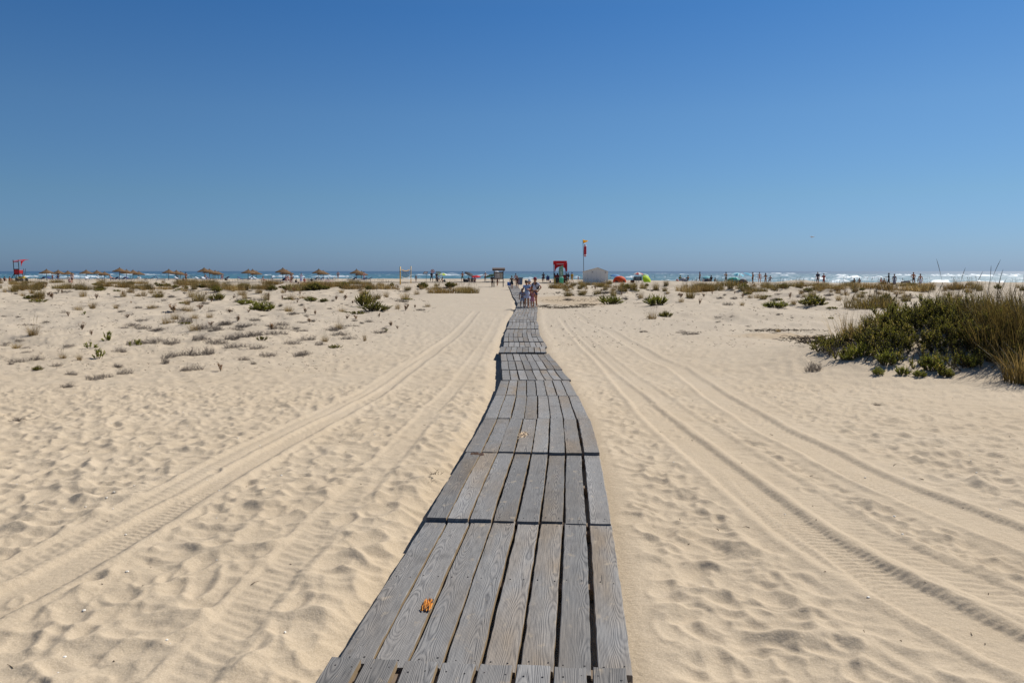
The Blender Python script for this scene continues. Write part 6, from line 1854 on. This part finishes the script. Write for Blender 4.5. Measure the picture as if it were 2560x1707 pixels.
# windbreak held up near the right standing pair
P = spot(2265, 111); root = thing('windbreak', 'grey cloth windbreak billowing between two tilted poles', 'windbreak', P)
k = 111 / F; b = MB(); vs = []
for j in range(9):
    t = j / 8; x = (-12 + 24 * t) * k
    zb = (4 + 6 * t + 3 * math.sin(t * 5)) * k; zt = (12 + 4 * t) * k
    vs += [(x, .14 * math.sin(t * 7), zb), (x, .14 * math.sin(t * 7 + .5), zt)]
b.add(vs, [(2 * j, 2 * j + 2, 2 * j + 3, 2 * j + 1) for j in range(8)]); o = b.build('cloth', pm('#8f8d92', .9, .15, 6, 0, .25), root, True)
sm = o.modifiers.new('thick', 'SOLIDIFY'); sm.thickness = .02
for x, tl in ((-12, 3.2), (11, 1.0)): MB().tube([(x * k - tl * k, 0, -.1), (x * k + tl * k, 0, 17 * k)], .02, 6).build('pole', WOODP, root)

# ---- red kiosk, seen from behind
d = 133; P = spot(1400, d); k = d / F; DRED = pm('#7a1119', .6, .15, 6); KRED = pm('#e2323a', .6, .1, 6, 0, .4)
root = thing('kiosk', 'red open beach kiosk with a curved red canopy and dark counter', 'kiosk', P, R(4))
for x in (-14.6, 14.6):
    for y in (-.7, .7): MB().tube([(x * k, y, 0), (x * k, y, 54 * k)], .04, 8).build('post', DKM, root)
b = MB(); b.box((0, 0, 54.6 * k), (31.4 * k, 1.6, 2.0 * k), ch=.05); b.box((0, -.78, 51.5 * k), (31.4 * k, .06, 6.4 * k)); b.box((0, .78, 50.5 * k), (31.4 * k, .06, 9 * k)); KC = b.build('canopy', KRED, root)
def arch(y):
    pts = [(-15.6, 48.3)]
    for j in range(13):
        t = PI * j / 12; pts.append((-12.9 * math.cos(t), 30.0 + 11 * math.sin(t) ** .9))
    pts += [(15.6, 48.3)]
    pts = [(-15.6, 48.3), (-15.6, 29.5)] + pts[1:-1] + [(15.6, 29.5), (15.6, 48.3)]
    o = MB(); n = len(pts); half = n // 2
    A = [Vector((x * k, -.03, z * k)) for x, z in pts]
    top = [(x * k, 48.3 * k) for x, z in pts]
    for j in range(1, n - 2):
        x0, z0 = pts[j]; x1, z1 = pts[j + 1]
        o.add([(x0 * k, y - .025, z0 * k), (x1 * k, y - .025, z1 * k), (x1 * k, y - .025, 48.3 * k), (x0 * k, y - .025, 48.3 * k), (x0 * k, y + .025, z0 * k), (x1 * k, y + .025, z1 * k), (x1 * k, y + .025, 48.3 * k), (x0 * k, y + .025, 48.3 * k)],
              [(0, 1, 2, 3), (7, 6, 5, 4), (0, 4, 5, 1)])
    return o
arch(-.78).build('curtain', pm('#cf2c3a', .75, .12, 5, 0, .5), root)
sd_ = MB(); sd_.box((16.4 * k, 0, 40 * k), (.05, 1.5, 21 * k)); sd_.build('side_curtain', pm('#c7304a', .75, .1, 5, 0, .35), root)
b = MB(); b.box((-1 * k, -.83, 47.6 * k), (18 * k, .02, 2.4 * k)); b.build('canopy_lettering', pm('#d99a9a', .6, .1, 20), KC)
b = MB(); b.box((0, -.7, 15.8 * k), (30 * k, .10, 8.6 * k), ch=.02); b.box((0, .1, 20 * k), (30.5 * k, 1.5, .07), ch=.02); KO = b.build('counter', DRED, root)
b = MB(); b.box((0, -.62, 5.6 * k), (30 * k, .10, 11 * k)); b.build('counter_base', pm('#251619', .7, .2, 6), root)
for x in (-14.9, 14.9): MB().box((x * k, -.72, 12.5 * k), (2.6 * k, .16, 25 * k), ch=.03).build('pillar', pm('#1f1d22', .7, .2), root)
b = MB(); b.box((-7.0 * k, -.3, 22.5 * k), (3.4 * k, .3, 5 * k), ch=.03); b.box((-13.6 * k, -.3, 21.5 * k), (2.2 * k, .3, 5 * k), ch=.03); b.build('till', pm('#2b3a4c', .5, .1), root)
r = random.Random(9); b = MB()
for q in range(6): b.box((-11 * k + q * 1.35 * k * 2.4, -.756, 16 * k + r.uniform(-.5, .5) * k), (1.5 * k, .012, r.uniform(1.2, 2.6) * k))
b.build('counter_lettering', pm('#b0573f', .6, .2, 20), KO)
# green banner in front of it
P = spot(1403, 131.5); k = 131.5 / F; root = thing('feather_banner', 'green leaf shaped banner with pale writing in front of the red kiosk', 'banner', P)
out = [(-5.6, 37), (-5.4, 24), (-4.6, 13.5), (-3.2, 11.8), (1.5, 13.2), (4.2, 17), (5.5, 22), (5.3, 30), (5.0, 36), (5.6, 44.6), (3.0, 44.2), (-1.2, 42.8), (-4.2, 40.2)]
o = MB(); o.poly([(x * k, z * k) for x, z in out], .03); FC = o.build('cloth', pm('#9cc0a6', .7, .12, 5, 0, .35), root)
MB().tube([(-5.9 * k, .02, 0), (-5.9 * k, .02, 30 * k), (-5.5 * k, .02, 38 * k), (-2 * k, .02, 43.2 * k), (5.5 * k, .02, 45 * k)], .02, 6).build('pole', DKM, root)
b = MB(); b.box((0, -.03, 34.2 * k), (2.2 * k, .012, 1.7 * k)); b.box((-.3 * k, -.03, 29.5 * k), (4.6 * k, .012, 1.3 * k)); b.box((-.2 * k, -.03, 27.2 * k), (3.8 * k, .012, 1.2 * k)); b.box((-.2 * k, -.03, 24.9 * k), (4.4 * k, .012, 1.2 * k)); b.box((0, -.03, 21.2 * k), (1.5 * k, .012, 2.6 * k)); b.build('writing', pm('#dfe6d6', .6, .1, 20), FC)
# bins before the kiosk
P = spot(1403.5, 126); k = 126 / F; root = thing('litter_bin', 'turquoise green litter bin standing in front of the red kiosk', 'bin', P)
MB().lathe([(4.6 * k, 0), (5.4 * k, 15 * k), (5.6 * k, 15.4 * k), (5.2 * k, 15.6 * k)], 20).build('body', pm('#3cc29c', .5, .1, 6), root, True)
MB().lathe([(5.7 * k, 15.5 * k), (5.5 * k, 16.6 * k), (3 * k, 17.2 * k), (0, 17.3 * k)], 20).build('rim', pm('#8ec9b4', .5, .05), root, True)
P = spot(1393, 127); k = 127 / F; root = thing('black_bin', 'black square bin left of the turquoise litter bin', 'bin', P, R(8))
MB().box((0, 0, 7.5 * k), (7.4 * k, 6 * k, 15 * k), ch=.03).build('body', pm('#1a1b22', .6, .15), root); MB().box((0, 0, 15.6 * k), (8 * k, 6.5 * k, 1.2 * k), ch=.02).build('lid', pm('#26272e', .6, .1), root)
P = spot(1387, 124); k = 124 / F; root = thing('yellow_flag', 'folded yellow flag on a short stake left of the black bin', 'flag', P)
MB().tube([(-1 * k, 0, -.1), (-1 * k, 0, 20 * k)], .018, 6).build('stake', WOODP, root)
o = MB(); o.poly([(-1 * k, 1 * k), (-1.3 * k, 19 * k), (.2 * k, 17 * k), (1.6 * k, 10 * k), (2.2 * k, 2 * k)], .10); o.build('cloth', pm('#a8962c', .75, .15, 8), root)
P = spot(1415.5, 131); k = 131 / F; root = thing('body_board', 'cream body board leaning at the right of the kiosk counter', 'board', P, R(10))
o = MB(); o.poly([(-1.8 * k, 0), (1.6 * k, 0), (1.4 * k, 6 * k), (.2 * k, 8.6 * k), (-1.6 * k, 7 * k)], .06); o.move(Matrix.Rotation(R(-14), 4, 'X')); o.build('deck', pm('#d6c9a6', .6, .08), root)
MB().box((0, .16, 1.2 * k), (2.6 * k, .08, .05)).build('strap', DKM, root)

# ---- flagpole with flag, rescue float hanging from it
d = 133; P = spot(1459, d); k = d / F; H = CZ + (HORIZON - 598) * k - P.z
root = thing('flag_pole', 'tall thin grey flagpole with a yellow pennant behind the white hut', 'flagpole', P)
MB().tube([(0, 0, -.2), (0, 0, H * .5), (-1.9 * k, 0, H)], [.055, .05, .035], 10).build('pole', pm('#5b5f66', .4, .1, 8, .4), root, True)
b = MB(); vs = []
for j in range(7):
    t = j / 6; x = (-1.8 + 12.8 * t) * k; hh = 4.9 * (1 - t * .86) * k
    y = .10 * math.sin(t * 6); zc = H - (5.2 + .5 * math.sin(t * 5)) * k
    vs += [(x, y, zc - hh), (x, y, zc + hh)]
b.add(vs, [(2 * j, 2 * j + 2, 2 * j + 3, 2 * j + 1) for j in range(6)])
o = b.build('pennant', pm('#f2c80c', .75, .06, 5, 0, .5), root, True); o.modifiers.new('thick', 'SOLIDIFY').thickness = .015
P2 = P + Vector((3.6 * k, -.12, H - 28.5 * k))
root = thing('rescue_float', 'long red and white rescue float hanging on the flagpole', 'rescue float', P2)
b = MB()
prof = [(0, 15.2), (1.5, 15.0), (2.6, 13.6), (3.2, 11), (3.4, 6), (3.4, -4), (3.3, -9), (3.0, -12), (2.4, -14.2), (1.4, -15.4), (0, -15.6)]
b.lathe([(a * k, c * k) for a, c in prof], 18); RF = b.build('float', pm('#b81c30', .55, .1, 6, 0, .1), root, True)
for z in (11.6, -11.4):
    MB().lathe([(3.30 * k, (z - 1.3) * k), (3.55 * k, (z - 1) * k), (3.5 * k, (z + 1) * k), (3.1 * k, (z + 1.3) * k)], 18).build('band', pm('#e3d6d8', .6, .05), RF, True)
b = MB(); b.tube([(0, 0, 15 * k), (-2.5 * k, .06, 18 * k), (-4.6 * k, .10, 19 * k)], .012, 5); b.tube([(0, 0, -15.4 * k), (-2.5 * k, .06, -13 * k), (-4.2 * k, .10, -12 * k)], .012, 5); b.build('cord', WHITE, root)

# ---- white hut
d = 127; k = d / F; P = spot(1489, d); P.z -= .05
root = thing('beach_hut', 'white windowless hut with a low gable roof beside the flagpole', 'hut', P, R(-4))
HW = pm('#ebe6dc', .7, .05, 3); HR = pm('#bdb4a8', .7, .08, 4)
w, h1, h2, dep = 31.0 * k, 31.5 * k, 41.0 * k, 3.2
b = MB()
F0 = [(-w, 0, 0), (w, 0, 0), (w, 0, h1), (5.5 * k, 0, h2), (-w, 0, h1)]
b.add(F0 + [(x, dep, z) for x, y, z in F0], [(0, 1, 2, 3, 4), (9, 8, 7, 6, 5), (0, 5, 6, 1), (1, 6, 7, 2), (4, 9, 5, 0)])
HWALL = b.build('wall', HW, root)
rf = MB()
for (x0, z0), (x1, z1) in (((-w - .06, h1 - .03), (5.5 * k, h2 + .005)), ((5.5 * k, h2 + .005), (w + .06, h1 - .03))):
    rf.add([(x0, -.12, z0), (x1, -.12, z1), (x1, dep + .12, z1), (x0, dep + .12, z0), (x0, -.12, z0 + .07), (x1, -.12, z1 + .07), (x1, dep + .12, z1 + .07), (x0, dep + .12, z0 + .07)],
           [(3, 2, 1, 0), (4, 5, 6, 7), (0, 1, 5, 4), (2, 3, 7, 6), (0, 4, 7, 3), (1, 2, 6, 5)])
rf.build('roof', HR, root)
for x, z in ((-8, 30.5), (24.8, 29.5)):
    MB().box((x * k, -.02, z * k), (3.6 * k, .035, 3.0 * k), ch=.01).build('vent', pm('#a9a6a2', .7, .15, 30), HWALL)
b = MB()
for x in (-20, -9.5, 2, 12.5, 23): b.box((x * k, -.004, h1 * .49), (.012, .012, h1 * .96))
b.build('panel_joint', pm('#a5a3a0', .7, .1), root)

# ---- small things by the sunbathers
BAGC = ['#26282f', '#7a2c3c', '#31415e', '#c9c2b4', '#3f3f46', '#a94c63', '#2c4a52', '#1f2026']
BAGS = [(1064 + 0, 0, 0)]
def bag(px, d, col, label, s=1.0):
    P = spot(px, d); root = thing('beach_bag', label, 'bag', P, random.uniform(0, 3))
    b = MB(); b.ell((0, 0, .20 * s), (.32 * s, .20 * s, .22 * s), 12, 8); b.build('body', pm(col, .85, .2, 9), root, True)
    MB().tube([(-.2 * s, 0, .34 * s), (-.1 * s, 0, .52 * s), (.1 * s, 0, .52 * s), (.2 * s, 0, .34 * s)], .018, 6).build('strap', pm(col, .8, .1), root)
bag(740, 138, '#1f2228', 'black bag on the sand left of the pale blue towel')
bag(779, 146, '#2a2c33', 'black bag under the left rim of the second last parasol', 1.2)
bag(1162, 142, '#1d1f25', 'black bag between the man in green shorts and the sitters', 1.3)
bag(1168, 141.5, '#24262e', 'dark bag touching the sitter in dark red', 1.2)
bag(1111, 141, '#2e4652', 'dark teal bag right of the sunbather under the lime parasol')
bag(1581, 134, '#5a3236', 'maroon bag left of the three grey chairs', 1.2)
bag(1693, 127, '#b05a4c', 'salmon bag lying left of the grey dome tent', 1.3)
bag(1852, 125.5, '#6a1c26', 'dark red bag at the mouth of the dark grey tent')
bag(565, 158, '#34353f', 'dark bag at the right end of the group of four parasols', 1.2)
bag(2296.5, 107.8, '#2a2b33', 'dark bag at the side of the rightmost standing figure')
bag(1376, 137, '#4b3f6a', 'small purple bag on the sand by the blue beach chair', .7)
def towel(px, d, col, label, rz=0.0):
    P = spot(px, d); b = MB(); vs = []
    for j in range(7):
        for i in range(4):
            vs.append(((i / 3 - .5) * .9, (j / 6 - .5) * 1.8, .03 + .02 * math.sin(j * 2 + i)))
    b.add(vs, [(j * 4 + i, j * 4 + i + 1, j * 4 + i + 5, j * 4 + i + 4) for j in range(6) for i in range(3)])
    o = b.build('beach_towel', pm(col, .95, .12, 8), None, True); o.location = P; o.rotation_euler = (0, 0, rz); tag(o, label, 'towel'); o.modifiers.new('thick', 'SOLIDIFY').thickness = .02
towel(752, 135, '#d08a9c', 'pink towel on the sand in front of the pale blue towel holder', R(80))
towel(765, 136, '#c98590', 'rose towel under the person in coral red', R(95))
towel(820, 147, '#c7509a', 'magenta towel on a lounger right of the second last parasol', R(70))
towel(1695, 127.5, '#a8403c', 'red towel spread left of the grey dome tent', R(85))
# grass in front of the hut and kiosk
for px, py, kd, h, lab in [(1418, 711, 'gold', .85, 'rust brown grass tuft before the kiosk counter'), (1470, 713, 'olive', .8, 'olive grass before the left corner of the hut'), (1498, 713, 'wide', .7, 'wide olive grass along the foot of the hut'), (1522, 711, 'olive', .9, 'brown grass at the right corner of the hut'), (1385, 715, 'ball', .35, 'grey twigs before the yellow flag'), (1400, 716, 'thistle', .5, 'brown thistle before the turquoise bin')]:
    plant(kd, ground_at(px, py), lab, None, h)

# ---- gull
P = Vector(((2031 - 1280) / F * 95, 95, CZ + (HORIZON - 593) * 95 / F))
root = thing('gull', 'small white gull gliding in the sky on the right', 'bird', P, R(35))
b = MB(); b.tube([(0, -.22, .02), (0, -.16, .03), (0, -.06, .01), (0, .10, 0), (0, .22, .01), (0, .32, .015)], [.012, .035, .055, .055, .03, .01], 10)
for s in (-1, 1):
    b.add([(0, -.07, .03), (s * .22, -.10, .10), (s * .48, -.02, .09), (s * .56, .05, .07), (s * .30, .04, .09), (0, .06, .02), (0, -.07, .012), (s * .22, -.10, .085), (s * .48, -.02, .08), (s * .56, .05, .066), (s * .30, .04, .078), (0, .06, .004)],
          [(0, 1, 4, 5), (1, 2, 3, 4), (11, 10, 7, 6), (10, 9, 8, 7), (0, 6, 7, 1), (1, 7, 8, 2), (4, 3, 9, 10), (5, 4, 10, 11)])
b.build('body', pm('#c9ccd2', .7, .1), root, True)
MB().tube([(0, -.22, .02), (0, -.27, .012)], [.010, .003], 6).build('beak', pm('#c79a2c', .5, .05), root)
